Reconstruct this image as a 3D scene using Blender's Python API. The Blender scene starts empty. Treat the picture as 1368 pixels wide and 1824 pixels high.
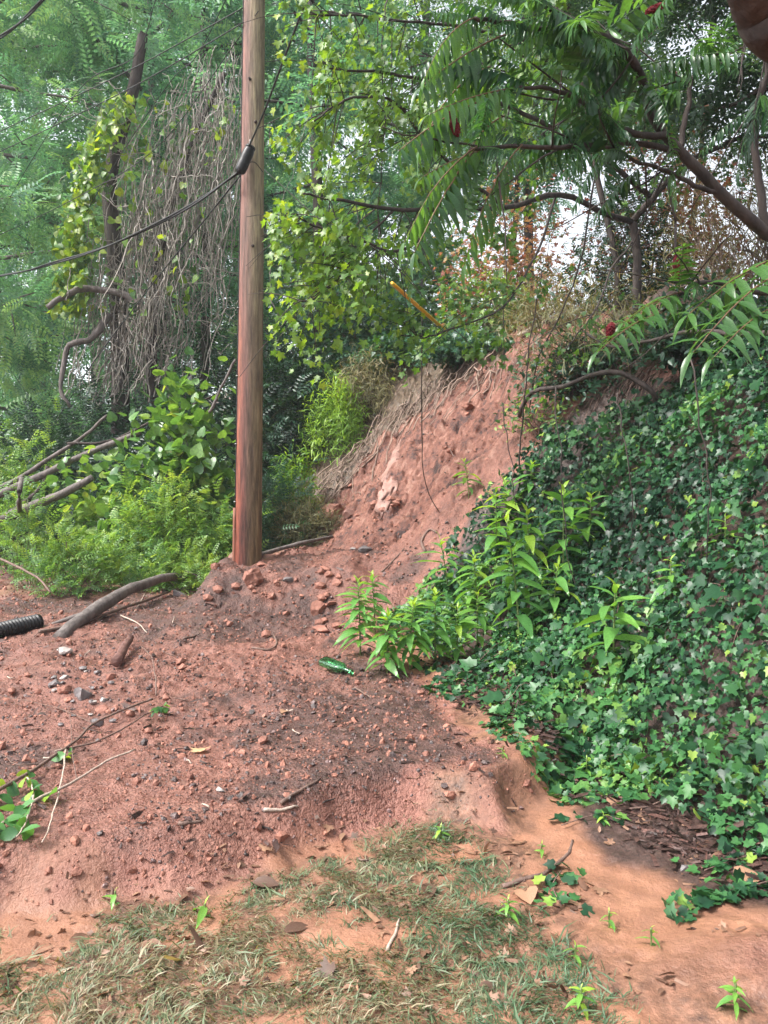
import bpy, math, random
import numpy as np
from mathutils import Matrix, Vector

# ------------------------------------------------------------------ camera, sky, sun, exposure
sc = bpy.context.scene
COL = sc.collection
CAM_Z = 1.5
FPX = 1370.0                                        # focal length in photo pixels (1368 x 1824)
cam = bpy.data.cameras.new('camera')
cam.sensor_fit = 'VERTICAL'; cam.sensor_height = 36.0
cam.lens = 36.0 * FPX / 1824.0
cam.clip_start = 0.05; cam.clip_end = 600
camo = bpy.data.objects.new('camera', cam); COL.objects.link(camo)
camo.location = (0, 0, CAM_Z); camo.rotation_euler = (math.radians(90), 0, 0)
sc.camera = camo

world = bpy.data.worlds.new('World'); sc.world = world; world.use_nodes = True
wn = world.node_tree.nodes; wl = world.node_tree.links
sky = wn.new('ShaderNodeTexSky'); sky.sky_type = 'NISHITA'; sky.sun_disc = False
SUN_EL, SUN_AZ = math.radians(52), math.radians(248)   # azimuth clockwise from +Y
sky.sun_elevation = SUN_EL; sky.sun_rotation = SUN_AZ
sky.dust_density = 4.0; sky.air_density = 1.0; sky.ozone_density = 1.0
hs = wn.new('ShaderNodeHueSaturation'); hs.inputs['Saturation'].default_value = 0.28
wl.new(sky.outputs[0], hs.inputs['Color'])
bg = wn['Background']; bg.inputs[1].default_value = 0.115
wl.new(hs.outputs[0], bg.inputs[0])

sun = bpy.data.lights.new('sun', 'SUN'); sun.energy = 1.5; sun.angle = math.radians(14)
sun.color = (1.0, 0.96, 0.9)
suno = bpy.data.objects.new('sun', sun); COL.objects.link(suno)
sd = Vector((math.sin(SUN_AZ) * math.cos(SUN_EL), math.cos(SUN_AZ) * math.cos(SUN_EL), math.sin(SUN_EL)))
suno.rotation_euler = sd.to_track_quat('Z', 'Y').to_euler(); suno.location = sd * 30

vs = sc.view_settings
vs.view_transform = 'Standard'; vs.look = 'None'; vs.gamma = 1.0; vs.use_curve_mapping = False
vs.exposure = 2.05
sc.cycles.use_denoising = True
sc.cycles.max_bounces = 7; sc.cycles.diffuse_bounces = 3; sc.cycles.glossy_bounces = 2
sc.cycles.transmission_bounces = 6; sc.cycles.transparent_max_bounces = 6; sc.cycles.volume_bounces = 1
sc.cycles.caustics_reflective = False; sc.cycles.caustics_refractive = False

# ------------------------------------------------------------------ helpers
random.seed(7)
def RNG(s): return np.random.default_rng(s)
A = lambda *a: np.array(a, dtype=float)
def nrm(v):
    v = np.asarray(v, float)
    return v / np.maximum(np.linalg.norm(v, axis=-1, keepdims=True), 1e-9)
def sstep(x, a, b):
    t = np.clip((np.asarray(x, float) - a) / (b - a), 0, 1)
    return t * t * (3 - 2 * t)
def _h(i, j, s):
    v = np.sin(i * 127.1 + j * 311.7 + s * 74.7) * 43758.5453
    return v - np.floor(v)
def vnoise(x, y, s=0):
    xi = np.floor(x); yi = np.floor(y); fx = x - xi; fy = y - yi
    fx = fx * fx * (3 - 2 * fx); fy = fy * fy * (3 - 2 * fy)
    a = _h(xi, yi, s); b = _h(xi + 1, yi, s); c = _h(xi, yi + 1, s); d = _h(xi + 1, yi + 1, s)
    return (a * (1 - fx) + b * fx) * (1 - fy) + (c * (1 - fx) + d * fx) * fy - 0.5
def fbm(x, y, o=4, s=0, g=0.5):
    r = 0; a = 1.0
    for k in range(o):
        r = r + a * vnoise(x * 2 ** k + 17.3 * k, y * 2 ** k - 9.1 * k, s + k); a *= g
    return r
def seg_dist(x, y, poly, closed=True):
    n = len(poly); best = np.full(np.shape(x), 1e9)
    for i in range(n if closed else n - 1):
        ax, ay = poly[i]; bx, by = poly[(i + 1) % n]
        dx, dy = bx - ax, by - ay
        t = np.clip(((x - ax) * dx + (y - ay) * dy) / (dx * dx + dy * dy + 1e-12), 0, 1)
        best = np.minimum(best, (x - ax - t * dx) ** 2 + (y - ay - t * dy) ** 2)
    return np.sqrt(best)
def inside(x, y, poly):
    r = np.zeros(np.shape(x), bool); n = len(poly)
    for i in range(n):
        ax, ay = poly[i]; bx, by = poly[(i + 1) % n]
        c = ((ay > y) != (by > y)) & (x < (bx - ax) * (y - ay) / ((by - ay) if by != ay else 1e-9) + ax)
        r ^= c
    return r
def sdf(x, y, poly):                                  # positive inside
    d = seg_dist(x, y, poly); return np.where(inside(x, y, poly), d, -d)

# ------------------------------------------------------------------ terrain
_F = [(-6, 4.0), (0, 2.6), (1.5, 2.25), (2.4, 1.9), (3.0, 1.55), (4.2, 1.02), (5.5, 0.72), (7.2, 0.42), (9.5, -0.55), (11.5, -1.9),
      (14.5, -3.6), (22, -7.0), (40, -14), (120, -45)]
FY = np.linspace(-6, 120, 2521); FX = np.interp(FY, [p[0] for p in _F], [p[1] for p in _F])
_k = np.hanning(27); _k /= _k.sum(); FX = np.convolve(np.pad(FX, 13, mode='edge'), _k, 'valid'); FD = np.gradient(FX, FY)
LOBE = [(-14, 2.6), (-3, 2.7), (-1.41, 2.82), (-.84, 3.0), (-.45, 3.25), (-.16, 3.5), (.15, 3.75), (.56, 3.58), (.86, 3.95), (1.2, 4.6), (3, 6)]
LX = np.linspace(-14, 3, 1701); LY = np.interp(LX, [p[0] for p in LOBE], [p[1] for p in LOBE]); _k2 = np.hanning(31); _k2 /= _k2.sum(); LY = np.convolve(np.pad(LY, 15, mode='edge'), _k2, 'valid'); LS = 1 / np.sqrt(1 + np.gradient(LY, LX) ** 2)
def bank_d(x, y):
    sl = np.interp(y, FY, FD)
    return (x - np.interp(y, FY, FX)) / np.sqrt(1 + sl * sl)
def smin(a, b, k):
    h = np.clip(0.5 + 0.5 * (b - a) / k, 0, 1)
    return b * (1 - h) + a * h - k * h * (1 - h)
def H(x, y, fine=True):
    x = np.asarray(x, float); y = np.asarray(y, float)
    d = bank_d(x, y)
    w = 0.75
    dp = np.where(d <= 0, 0, np.where(d < w, d * d / (2 * w), d - w / 2))
    top = np.interp(y, [-6, 5, 8, 12, 20, 60, 120], [3.1, 2.9, 2.85, 3.75, 4.6, 9, 14]) + 0.02 * np.maximum(d, 0)
    hb = smin(1.1 * dp, top, 0.5) + 0.028
    hb = np.where(d <= -1, 0, hb * sstep(d, -1, 0.2))
    lo = np.interp(y, [0, 3, 5, 6.5, 8, 10, 14, 30, 120], [0, 0, .05, .15, .26, .36, .5, 1.0, 4])
    hi = np.interp(y, [0, 3, 5, 6.5, 7.7, 8.1, 8.55, 9.2, 10.2, 12, 14, 30, 120], [0, 0, .05, .15, .25, .31, .64, .84, .80, .62, .6, 1.0, 4])
    wob = vnoise(x * 1.7, y * 1.7, 5) * 0.25
    m = sstep(x + wob, -2.35, -1.75)
    z = lo * (1 - m) + hi * m
    ed = (y - np.interp(x, LX, LY)) * np.interp(x, LX, LS) + vnoise(x * 5, y * 5, 3) * .12
    deb = sstep(ed, -.02, .22) * sstep(-d, -1.6, .1)
    z = z + .19 * deb - .06 * sstep(ed, .5, 1.6) * deb
    z = z + .09 * np.exp(-(((x - 1.25) / .42) ** 2 + ((y - 2.45) / .34) ** 2))
    z = z + hb
    z = z + .10 * fbm(x * .5, y * .5, 2, 11) * sstep(y, 4, 9)
    sl = sstep(d, .25, .9) * sstep(y, 8.2, 9.4)                      # the open slope
    u = x * .82 - y * .57; v = x * .57 + y * .82                      # across / down the fall line
    z = z + sl * (.30 * fbm(u * 1.1 + .6 * vnoise(v, u, 8), v * .5, 3, 21) - .16 * np.abs(vnoise(u * 2.3 + .4 * vnoise(v * 2, u * 2, 4), v * .6, 23)))
    if fine:
        near = np.exp(-np.maximum(y - 4, 0) / 14)
        lump = fbm(x * 3.1, y * 3.1, 3, 31) * .075 + np.abs(vnoise(x * 9, y * 9, 37)) * .045 + fbm(x * 24, y * 24, 2, 41) * .03 + np.maximum(vnoise(x * 46, y * 46, 43), 0) * .022
        z = z + lump * deb * (.35 + .65 * sstep(ed, .25, .9)) * (.55 + .45 * sstep(y, 4.2, 6)) * near ** .3
        big = np.maximum(fbm(x * 2.2 + 3, y * 2.2, 2, 51), 0) * .22 * m * sstep(y, 7.8, 8.4) * (1 - sstep(y, 10.5, 12))
        z = z + big * sstep(-d, -.6, .2)
        z = z + sl * (fbm(u * 5, v * 3.4, 3, 61) * .20 - .10 * np.abs(vnoise(u * 4 + vnoise(v * 3, u * 3, 6), v * 2.2, 63)) + fbm(x * 13, y * 13, 3, 65) * .09 + np.maximum(vnoise(x * 26, y * 26, 67), .05) * .06)
        z = z + (1 - deb) * (fbm(x * 4, y * 4, 3, 71) * .022 + fbm(x * 19, y * 19, 2, 75) * .004 * (1 + 4 * sstep(vnoise(x * 3, y * 3, 77), -.1, .2)))
    return z
def P(u, v, t):                                        # photo pixel + distance -> point
    return A((u - 684) / FPX * t, t, CAM_Z + (912 - v) / FPX * t)
_T = np.concatenate([np.arange(1.2, 20, .02), np.arange(20, 90, .2)])
def G(u, v, lift=0.0):                                 # where the ray of a photo pixel meets the ground
    X = (u - 684) / FPX * _T; Z = CAM_Z + (912 - v) / FPX * _T
    below = np.nonzero(Z < H(X, _T))[0]
    k = below[0] if len(below) else len(_T) - 1
    return A(X[k], _T[k], float(H(X[k], _T[k])) + lift)
def Q(u, v, f=.965): g = G(u, v); return P(u, v, g[1] * f)     # a little in front of the ground on that ray
def on(x, y, lift=0.0): return A(x, y, float(H(x, y)) + lift)
def GP(*pts): return [tuple(G(u, v)[:2]) for u, v in pts]

# ------------------------------------------------------------------ meshes
class MB:
    def __init__(s): s.V = []; s.F = []; s.T = []; s.n = 0
    def add(s, V, F, t=0.5):
        V = np.asarray(V, float); F = np.asarray(F, int)
        s.V.append(V); s.F.append(F + s.n); s.n += len(V)
        s.T.append(np.full(len(V), t) if np.isscalar(t) else np.asarray(t, float)); return s
    def inst(s, tpl, pos, dirs, nrms, size, tint):
        TV, TF = tpl; pos = np.atleast_2d(pos); n = len(pos)
        if n == 0: return s
        y = nrm(np.broadcast_to(dirs, (n, 3))); z = np.broadcast_to(np.asarray(nrms, float), (n, 3))
        z = nrm(z - (z * y).sum(1, keepdims=True) * y + 1e-6); x = np.cross(y, z)
        size = np.broadcast_to(size, (n,)) if np.ndim(size) < 2 else size
        S = size[:, None, None] if np.ndim(size) == 1 else size[:, None, :]
        L = TV[None] * S
        W = pos[:, None] + L[..., 0:1] * x[:, None] + L[..., 1:2] * y[:, None] + L[..., 2:3] * z[:, None]
        m = len(TV)
        F = (TF[None] + (np.arange(n) * m)[:, None, None]).reshape(-1, 3)
        return s.add(W.reshape(-1, 3), F, np.repeat(np.broadcast_to(tint, (n,)), m))
    def tube(s, pts, rad, sides=6, t=0.5, cap=True):
        p = np.asarray(pts, float); n = len(p)
        rad = np.broadcast_to(np.asarray(rad, float), (n,)) if np.ndim(rad) == 0 or len(rad) == n else np.interp(np.linspace(0, 1, n), np.linspace(0, 1, len(rad)), rad)
        tg = nrm(np.gradient(p, axis=0))
        ref = A(0, 0, 1) if abs(tg[0][2]) < .9 else A(1, 0, 0)
        a = np.cross(tg, ref); bad = np.linalg.norm(a, axis=1) < .05
        a[bad] = np.cross(tg[bad], A(.3, 1, .1)); a = nrm(a); b = np.cross(tg, a)
        th = np.arange(sides) * 2 * math.pi / sides
        V = p[:, None] + rad[:, None, None] * (np.cos(th)[None, :, None] * a[:, None] + np.sin(th)[None, :, None] * b[:, None])
        V = V.reshape(-1, 3); i = np.arange(n - 1)[:, None] * sides; j = np.arange(sides)[None]; k = (j + 1) % sides
        q = np.stack([i + j, i + k, i + sides + k, i + sides + j], -1).reshape(-1, 4)
        F = np.concatenate([q[:, [0, 1, 2]], q[:, [0, 2, 3]]])
        if cap:
            V = np.concatenate([V, p[:1], p[-1:]]); c0 = n * sides
            jj = np.arange(sides); kk = (jj + 1) % sides; e = (n - 1) * sides
            F = np.concatenate([F, np.stack([np.full(sides, c0), kk, jj], 1), np.stack([np.full(sides, c0 + 1), e + jj, e + kk], 1)])
        return s.add(V, F, t)
    def mesh(s, name, mat, origin=(0, 0, 0), smooth=True):
        V = np.concatenate(s.V) - np.asarray(origin, float); F = np.concatenate(s.F); T = np.concatenate(s.T)
        me = bpy.data.meshes.new(name)
        me.vertices.add(len(V)); me.vertices.foreach_set('co', V.astype(np.float32).ravel())
        me.loops.add(F.size); me.loops.foreach_set('vertex_index', F.astype(np.int32).ravel())
        me.polygons.add(len(F)); me.polygons.foreach_set('loop_start', np.arange(0, F.size, 3, dtype=np.int32))
        me.polygons.foreach_set('use_smooth', np.full(len(F), smooth))
        at = me.attributes.new('tint', 'FLOAT', 'POINT'); at.data.foreach_set('value', T.astype(np.float32))
        me.update(calc_edges=True)
        me.materials.append(mat)
        return me
    def build(s, name, mat, parent=None, origin=None, smooth=True):
        o0 = np.zeros(3)
        if parent is not None:
            q = parent
            while q is not None: o0 += np.array(q.location); q = q.parent
        elif origin is not None: o0 = np.asarray(origin, float)
        ob = bpy.data.objects.new(name, s.mesh(name, mat, o0, smooth)); COL.objects.link(ob)
        if parent is not None: ob.parent = parent
        else: ob.location = o0
        return ob
def tag(o, label, cat, group=None, kind=None):
    if label: o['label'] = label
    if cat: o['category'] = cat
    if group: o['group'] = group
    if kind: o['kind'] = kind
    return o
def thing(name, label, cat, loc, group=None):
    o = bpy.data.objects.new(name, None); COL.objects.link(o); o.location = tuple(loc); o.empty_display_size = .1
    return tag(o, label, cat, group)
def place(name, me, parent, pos, d, n, size):
    y = nrm(d); z = np.asarray(n, float); z = nrm(z - (z @ y) * y + 1e-6); x = np.cross(y, z)
    M = Matrix(((x[0] * size, y[0] * size, z[0] * size, 0), (x[1] * size, y[1] * size, z[1] * size, 0), (x[2] * size, y[2] * size, z[2] * size, 0), (0, 0, 0, 1)))
    loc = np.asarray(pos, float)
    if parent is not None:
        q = parent; loc = loc.copy()
        while q is not None: loc -= np.array(q.location); q = q.parent
    M.translation = Vector(loc)
    o = bpy.data.objects.new(name, me); COL.objects.link(o)
    if parent is not None: o.parent = parent
    o.matrix_basis = M
    return o
def copy_thing(src, loc, rz, scale, label, group=None):
    r = src.copy(); COL.objects.link(r); r.location = tuple(loc); r.rotation_euler = (0, 0, rz); r.scale = (scale,) * 3
    r['label'] = label
    if group: r['group'] = group
    for ch in list(src.children):
        c = ch.copy(); COL.objects.link(c); c.parent = r
    return r
def curve(pts, n=24):                                  # smooth polyline through points (Catmull-Rom)
    p = np.asarray(pts, float); q = np.concatenate([2 * p[:1] - p[1:2], p, 2 * p[-1:] - p[-2:-1]])
    m = len(p) - 1; out = []
    for u in np.linspace(0, m - 1e-6, n):
        i = int(u); t = u - i; a, b, c, d = q[i], q[i + 1], q[i + 2], q[i + 3]
        out.append(.5 * (2 * b + (c - a) * t + (2 * a - 5 * b + 4 * c - d) * t * t + (3 * b - a - 3 * c + d) * t ** 3))
    return np.array(out)
def wobble(p, amp, seed, f=1.0):
    r = RNG(seed); n = len(p); w = np.cumsum(r.normal(0, 1, (n, 3)), 0)
    w -= np.linspace(0, 1, n)[:, None] * w[-1]; w -= w[0] * (1 - np.linspace(0, 1, n)[:, None])
    return p + w * amp / max(1, n ** .5)

# ------------------------------------------------------------------ materials
def newmat(name):
    m = bpy.data.materials.new(name); m.use_nodes = True
    return m, m.node_tree.nodes, m.node_tree.links, m.node_tree.nodes['Principled BSDF']
def ramp(nt, stops, interp='LINEAR'):
    r = nt.new('ShaderNodeValToRGB'); e = r.color_ramp.elements; r.color_ramp.interpolation = interp
    while len(e) < len(stops): e.new(.5)
    for k, (p, c) in enumerate(stops): e[k].position = p; e[k].color = (*c, 1) if len(c) == 3 else c
    return r
def leaf_mat(name, cols, rough=.42, trans=.35, spec=.5, tcol=None):
    m, n, l, b = newmat(name)
    a = n.new('ShaderNodeAttribute'); a.attribute_name = 'tint'
    r = ramp(n, [(i / max(1, len(cols) - 1), c) for i, c in enumerate(cols)]); l.new(a.outputs['Fac'], r.inputs[0])
    tc = n.new('ShaderNodeTexCoord'); ns = n.new('ShaderNodeTexNoise'); ns.inputs['Scale'].default_value = 30; ns.inputs['Detail'].default_value = 2
    l.new(tc.outputs['Object'], ns.inputs['Vector'])
    mp = n.new('ShaderNodeMapRange'); mp.inputs[1].default_value = .3; mp.inputs[2].default_value = .7; mp.inputs[3].default_value = .75; mp.inputs[4].default_value = 1.25
    l.new(ns.outputs[0], mp.inputs[0])
    mx = n.new('ShaderNodeVectorMath'); mx.operation = 'SCALE'; l.new(r.outputs[0], mx.inputs[0]); l.new(mp.outputs[0], mx.inputs['Scale'])
    l.new(mx.outputs[0], b.inputs['Base Color'])
    b.inputs['Roughness'].default_value = rough; b.inputs['Specular IOR Level'].default_value = spec
    t = n.new('ShaderNodeBsdfTranslucent')
    g = n.new('ShaderNodeMixRGB'); g.blend_type = 'MULTIPLY'; g.inputs[0].default_value = 1
    l.new(mx.outputs[0], g.inputs[1]); g.inputs[2].default_value = tcol or (1.7, 1.5, .55, 1)
    l.new(g.outputs[0], t.inputs[0])
    s = n.new('ShaderNodeMixShader'); s.inputs[0].default_value = trans
    l.new(b.outputs[0], s.inputs[1]); l.new(t.outputs[0], s.inputs[2]); l.new(s.outputs[0], n['Material Output'].inputs[0])
    return m
def rough_mat(name, c1, c2, scale=8, stretch=(1, 1, 1), rough=.8, bump=.4, detail=6, spec=.3, bscale=None, tintcols=None):
    m, n, l, b = newmat(name)
    tc = n.new('ShaderNodeTexCoord'); mp = n.new('ShaderNodeMapping'); mp.inputs['Scale'].default_value = stretch
    l.new(tc.outputs['Object'], mp.inputs[0])
    ns = n.new('ShaderNodeTexNoise'); ns.inputs['Scale'].default_value = scale; ns.inputs['Detail'].default_value = detail; ns.inputs['Roughness'].default_value = .65
    l.new(mp.outputs[0], ns.inputs['Vector'])
    r = ramp(n, [(.3, c1), (.7, c2)]); l.new(ns.outputs[0], r.inputs[0]); out = r.outputs[0]
    if tintcols:
        a = n.new('ShaderNodeAttribute'); a.attribute_name = 'tint'
        r2 = ramp(n, [(i / (len(tintcols) - 1), c) for i, c in enumerate(tintcols)]); l.new(a.outputs['Fac'], r2.inputs[0])
        g = n.new('ShaderNodeMixRGB'); g.blend_type = 'MULTIPLY'; g.inputs[0].default_value = 1; l.new(out, g.inputs[1]); l.new(r2.outputs[0], g.inputs[2]); out = g.outputs[0]
    l.new(out, b.inputs['Base Color'])
    b.inputs['Roughness'].default_value = rough; b.inputs['Specular IOR Level'].default_value = spec
    if bump:
        n2 = n.new('ShaderNodeTexNoise'); n2.inputs['Scale'].default_value = bscale or scale * 2.5; n2.inputs['Detail'].default_value = 5
        l.new(mp.outputs[0], n2.inputs['Vector'])
        bp = n.new('ShaderNodeBump'); bp.inputs['Strength'].default_value = bump; bp.inputs['Distance'].default_value = .02
        l.new(n2.outputs[0], bp.inputs['Height']); l.new(bp.outputs[0], b.inputs['Normal'])
    return m
def ground_mat():
    m, n, l, b = newmat('slide_soil')
    tc = n.new('ShaderNodeTexCoord'); pos = tc.outputs['Object']
    def noise(sc_, det=5, rg=.6, vec=pos):
        q = n.new('ShaderNodeTexNoise'); q.inputs['Scale'].default_value = sc_; q.inputs['Detail'].default_value = det; q.inputs['Roughness'].default_value = rg
        l.new(vec, q.inputs['Vector']); return q.outputs[0]
    def mix(f, a, b_, mode='MIX'):
        q = n.new('ShaderNodeMixRGB'); q.blend_type = mode
        for k, v in ((0, f), (1, a), (2, b_)):
            if isinstance(v, (int, float)): q.inputs[k].default_value = v
            elif isinstance(v, tuple): q.inputs[k].default_value = (*v, 1)
            else: l.new(v, q.inputs[k])
        return q.outputs[0]
    def rp(f, *st):
        q = ramp(n, st); l.new(f, q.inputs[0]); return q.outputs[0]
    def math_(op, a, b_):
        q = n.new('ShaderNodeMath'); q.operation = op
        for k, v in ((0, a), (1, b_)):
            if isinstance(v, (int, float)): q.inputs[k].default_value = v
            else: l.new(v, q.inputs[k])
        return q.outputs[0]
    z1 = n.new('ShaderNodeAttribute'); z1.attribute_name = 'zone'; s1 = n.new('ShaderNodeSeparateColor'); l.new(z1.outputs['Color'], s1.inputs[0])
    z2 = n.new('ShaderNodeAttribute'); z2.attribute_name = 'zone2'; s2 = n.new('ShaderNodeSeparateColor'); l.new(z2.outputs['Color'], s2.inputs[0])
    deb, hum, forest = s1.outputs; scar, grav, gm = s2.outputs
    nb, nm, nf = noise(1.3), noise(9), noise(55, 4)
    nff = noise(150, 3)
    red = rp(nm, (.25, (.14, .056, .041)), (.5, (.225, .099, .072)), (.75, (.325, .165, .125)))
    red = mix(rp(nb, (.35, (0, 0, 0)), (.65, (.55, .55, .55))), red, (.25, .115, .092))
    speck = rp(nff, (.36, (.12, .09, .09)), (.5, (1, 1, 1))); speck = mix(1, speck, rp(nf, (.36, (.2, .16, .16)), (.5, (1, 1, 1))), 'MULTIPLY')
    red = mix(math_('MULTIPLY', grav, .95), red, mix(1, red, speck, 'MULTIPLY'))
    dirt = rp(nm, (.3, (.03, .02, .019)), (.7, (.095, .052, .044)))
    red = mix(rp(math_('MULTIPLY', grav, noise(4, 6, .7)), (.27, (0, 0, 0)), (.50, (.85, .85, .85))), red, dirt)
    sc_c = rp(noise(3.4, 8, .78), (.40, (.04, .02, .018)), (.46, (.135, .055, .04)), (.53, (.205, .086, .060)), (.63, (.31, .175, .135)))
    red = mix(scar, red, sc_c)
    silt = rp(noise(5, 5), (.3, (.235, .108, .064)), (.7, (.33, .165, .103)))
    mud = rp(noise(22, 5, .7), (.3, (.05, .029, .022)), (.5, (.145, .076, .05)), (.72, (.28, .14, .092)))
    silt = mix(rp(noise(2.2, 6, .7), (.40, (0, 0, 0)), (.62, (.7, .7, .7))), silt, (.155, .078, .053)); silt = mix(rp(noise(70, 3, .6), (.64, (0, 0, 0)), (.70, (.7, .7, .7))), silt, (.09, .05, .035)); silt = mix(gm, silt, mud)
    humus = rp(noise(45, 5, .75), (.3, (.018, .012, .011)), (.6, (.075, .045, .038)), (.8, (.17, .10, .08)))
    fl = rp(noise(14, 6, .7), (.3, (.03, .022, .016)), (.6, (.11, .075, .05)), (.8, (.2, .12, .08)))
    c = mix(deb, mix(forest, mix(hum, silt, humus), fl), red)
    l.new(c, b.inputs['Base Color'])
    rr = n.new('ShaderNodeMapRange'); l.new(nm, rr.inputs[0]); rr.inputs[1].default_value = .3; rr.inputs[2].default_value = .7; rr.inputs[3].default_value = .34; rr.inputs[4].default_value = .72
    l.new(rr.outputs[0], b.inputs['Roughness']); b.inputs['Specular IOR Level'].default_value = .35
    def voro(sc_):
        q = n.new('ShaderNodeTexVoronoi'); q.inputs['Scale'].default_value = sc_; l.new(pos, q.inputs['Vector']); return q.outputs['Distance']
    amp = rp(noise(1.7, 4, .7), (.4, (.15, .15, .15)), (.6, (1, 1, 1)))
    crumb = math_('MULTIPLY', math_('ADD', math_('MULTIPLY', voro(38), -.011), math_('MULTIPLY', voro(97), -.006)), amp)
    crumb = math_('MULTIPLY', crumb, deb)
    hgt = math_('ADD', math_('ADD', crumb, math_('MULTIPLY', nf, .014)), math_('ADD', math_('MULTIPLY', nff, .005), math_('MULTIPLY', nm, .02)))
    q = n.new('ShaderNodeMath'); q.operation = 'MULTIPLY_ADD'; l.new(deb, q.inputs[0]); q.inputs[1].default_value = .5; q.inputs[2].default_value = .5
    bp = n.new('ShaderNodeBump'); bp.inputs['Distance'].default_value = 1.0; l.new(q.outputs[0], bp.inputs['Strength']); l.new(hgt, bp.inputs['Height'])
    l.new(bp.outputs[0], b.inputs['Normal'])
    return m
M = {}
M['ground'] = ground_mat()
M['clod'] = rough_mat('red_clod', (.18, .074, .053), (.34, .168, .125), 30, rough=.75, bump=.5, tintcols=[(.55, .5, .5), (1, 1, 1), (1.15, 1.1, 1.05)])
M['darkgravel'] = rough_mat('wet_gravel', (.03, .022, .022), (.12, .08, .075), 40, rough=.45, bump=.4, spec=.5, tintcols=[(.6, .6, .6), (1, 1, 1), (2.2, 2.0, 2.0)])
M['greyrock'] = rough_mat('grey_rock', (.07, .062, .064), (.20, .175, .175), 9, rough=.6, bump=.6, spec=.4)
M['palerock'] = rough_mat('pale_rock', (.20, .17, .16), (.40, .36, .34), 9, rough=.6, bump=.5, spec=.4)
M['pinkrock'] = rough_mat('pink_rock', (.16, .08, .064), (.34, .205, .17), 5, rough=.6, bump=.6, spec=.4)
M['redrock'] = rough_mat('red_soil_boulder', (.16, .067, .05), (.30, .14, .102), 9, rough=.75, bump=.9)
M['bark'] = rough_mat('dark_bark', (.022, .017, .016), (.075, .058, .052), 14, (1, 1, .25), rough=.8, bump=.6)
M['greybark'] = rough_mat('grey_bark', (.055, .045, .042), (.17, .145, .135), 14, (1, 1, .3), rough=.75, bump=.6)
M['redbark'] = rough_mat('reddish_bark', (.06, .028, .024), (.17, .085, .07), 18, rough=.7, bump=.5)
M['twig'] = rough_mat('brown_twig', (.07, .045, .038), (.20, .13, .105), 30, rough=.7, bump=.3)
M['paletwig'] = rough_mat('pale_twig', (.26, .20, .16), (.46, .37, .31), 30, rough=.7, bump=.3)
M['vine'] = rough_mat('dead_vine', (.16, .145, .125), (.46, .42, .38), 6, rough=.8, bump=0)
M['root'] = rough_mat('dead_root', (.11, .075, .06), (.34, .25, .20), 8, rough=.8, bump=0)
M['mulch'] = rough_mat('wet_bark_mulch', (.018, .011, .010), (.10, .055, .047), 30, rough=.5, bump=.3, tintcols=[(.5, .5, .5), (1, 1, 1), (2, 1.8, 1.7)])
M['stem'] = leaf_mat('green_stem', [(.10, .16, .05), (.16, .20, .07)], .5, .1)
M['redstem'] = rough_mat('sumac_leaf_stalk', (.10, .05, .035), (.17, .10, .05), 20, rough=.5, bump=0)
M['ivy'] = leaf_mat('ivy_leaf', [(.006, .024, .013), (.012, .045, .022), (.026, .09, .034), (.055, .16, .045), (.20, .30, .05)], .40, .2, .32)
M['ivyfar'] = M['ivy']
M['sumac'] = leaf_mat('sumac_leaf', [(.014, .05, .024), (.03, .09, .036), (.085, .20, .055)], .30, .45, .5)
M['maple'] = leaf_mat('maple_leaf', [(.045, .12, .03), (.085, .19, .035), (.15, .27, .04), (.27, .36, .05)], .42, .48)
M['locust'] = leaf_mat('feathery_leaf', [(.075, .19, .14), (.12, .27, .18), (.19, .36, .20), (.30, .45, .20)], .5, .5, tcol=(1.3, 1.4, .8, 1))
M['darkgreen'] = leaf_mat('dark_evergreen_leaf', [(.014, .042, .026), (.026, .072, .042), (.05, .115, .058)], .38, .3)
M['hillgreen'] = leaf_mat('hillside_leaf', [(.03, .09, .06), (.05, .14, .08), (.09, .20, .08), (.22, .32, .06)], .38, .4)
M['heart'] = leaf_mat('heart_leaf', [(.06, .15, .045), (.10, .22, .06), (.16, .29, .075), (.30, .38, .10)], .33, .42)
M['privet'] = leaf_mat('privet_leaf', [(.07, .17, .06), (.12, .25, .075), (.18, .32, .085), (.28, .40, .10)], .42, .45)
M['gold'] = leaf_mat('goldenrod_leaf', [(.09, .20, .035), (.17, .31, .05), (.27, .42, .06)], .45, .45)
M['weed'] = leaf_mat('weed_leaf', [(.045, .14, .05), (.09, .24, .065), (.16, .34, .06), (.30, .46, .06)], .34, .38)
M['autumn'] = leaf_mat('red_autumn_leaf', [(.22, .07, .06), (.32, .14, .10), (.36, .22, .13), (.33, .28, .12)], .5, .45, tcol=(1.5, 1.0, .7, 1))
M['grass'] = leaf_mat('muddy_grass', [(.05, .105, .05), (.08, .13, .062), (.14, .16, .085), (.22, .19, .115), (.29, .22, .145)], .5, .25)
M['drygrass'] = leaf_mat('olive_brush', [(.07, .08, .035), (.12, .12, .055), (.19, .18, .08), (.26, .22, .12)], .6, .25)
M['deadleaf'] = leaf_mat('dead_leaf', [(.09, .05, .035), (.2, .11, .07), (.36, .21, .13), (.5, .33, .18)], .55, .2, tcol=(1.3, 1, .8, 1))
M['black'] = rough_mat('black_plastic', (.008, .008, .009), (.02, .02, .022), 40, rough=.42, bump=.1)
M['cable'] = rough_mat('black_cable', (.012, .013, .014), (.035, .036, .038), 40, rough=.5, bump=.1)
M['steel'] = rough_mat('galvanised_steel', (.28, .29, .30), (.42, .43, .44), 40, rough=.4, bump=.1)
M['steel'].node_tree.nodes['Principled BSDF'].inputs['Metallic'].default_value = .8
M['yellow'] = rough_mat('yellow_plastic', (.62, .33, .02), (.75, .43, .03), 6, rough=.45, bump=.05)
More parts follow.
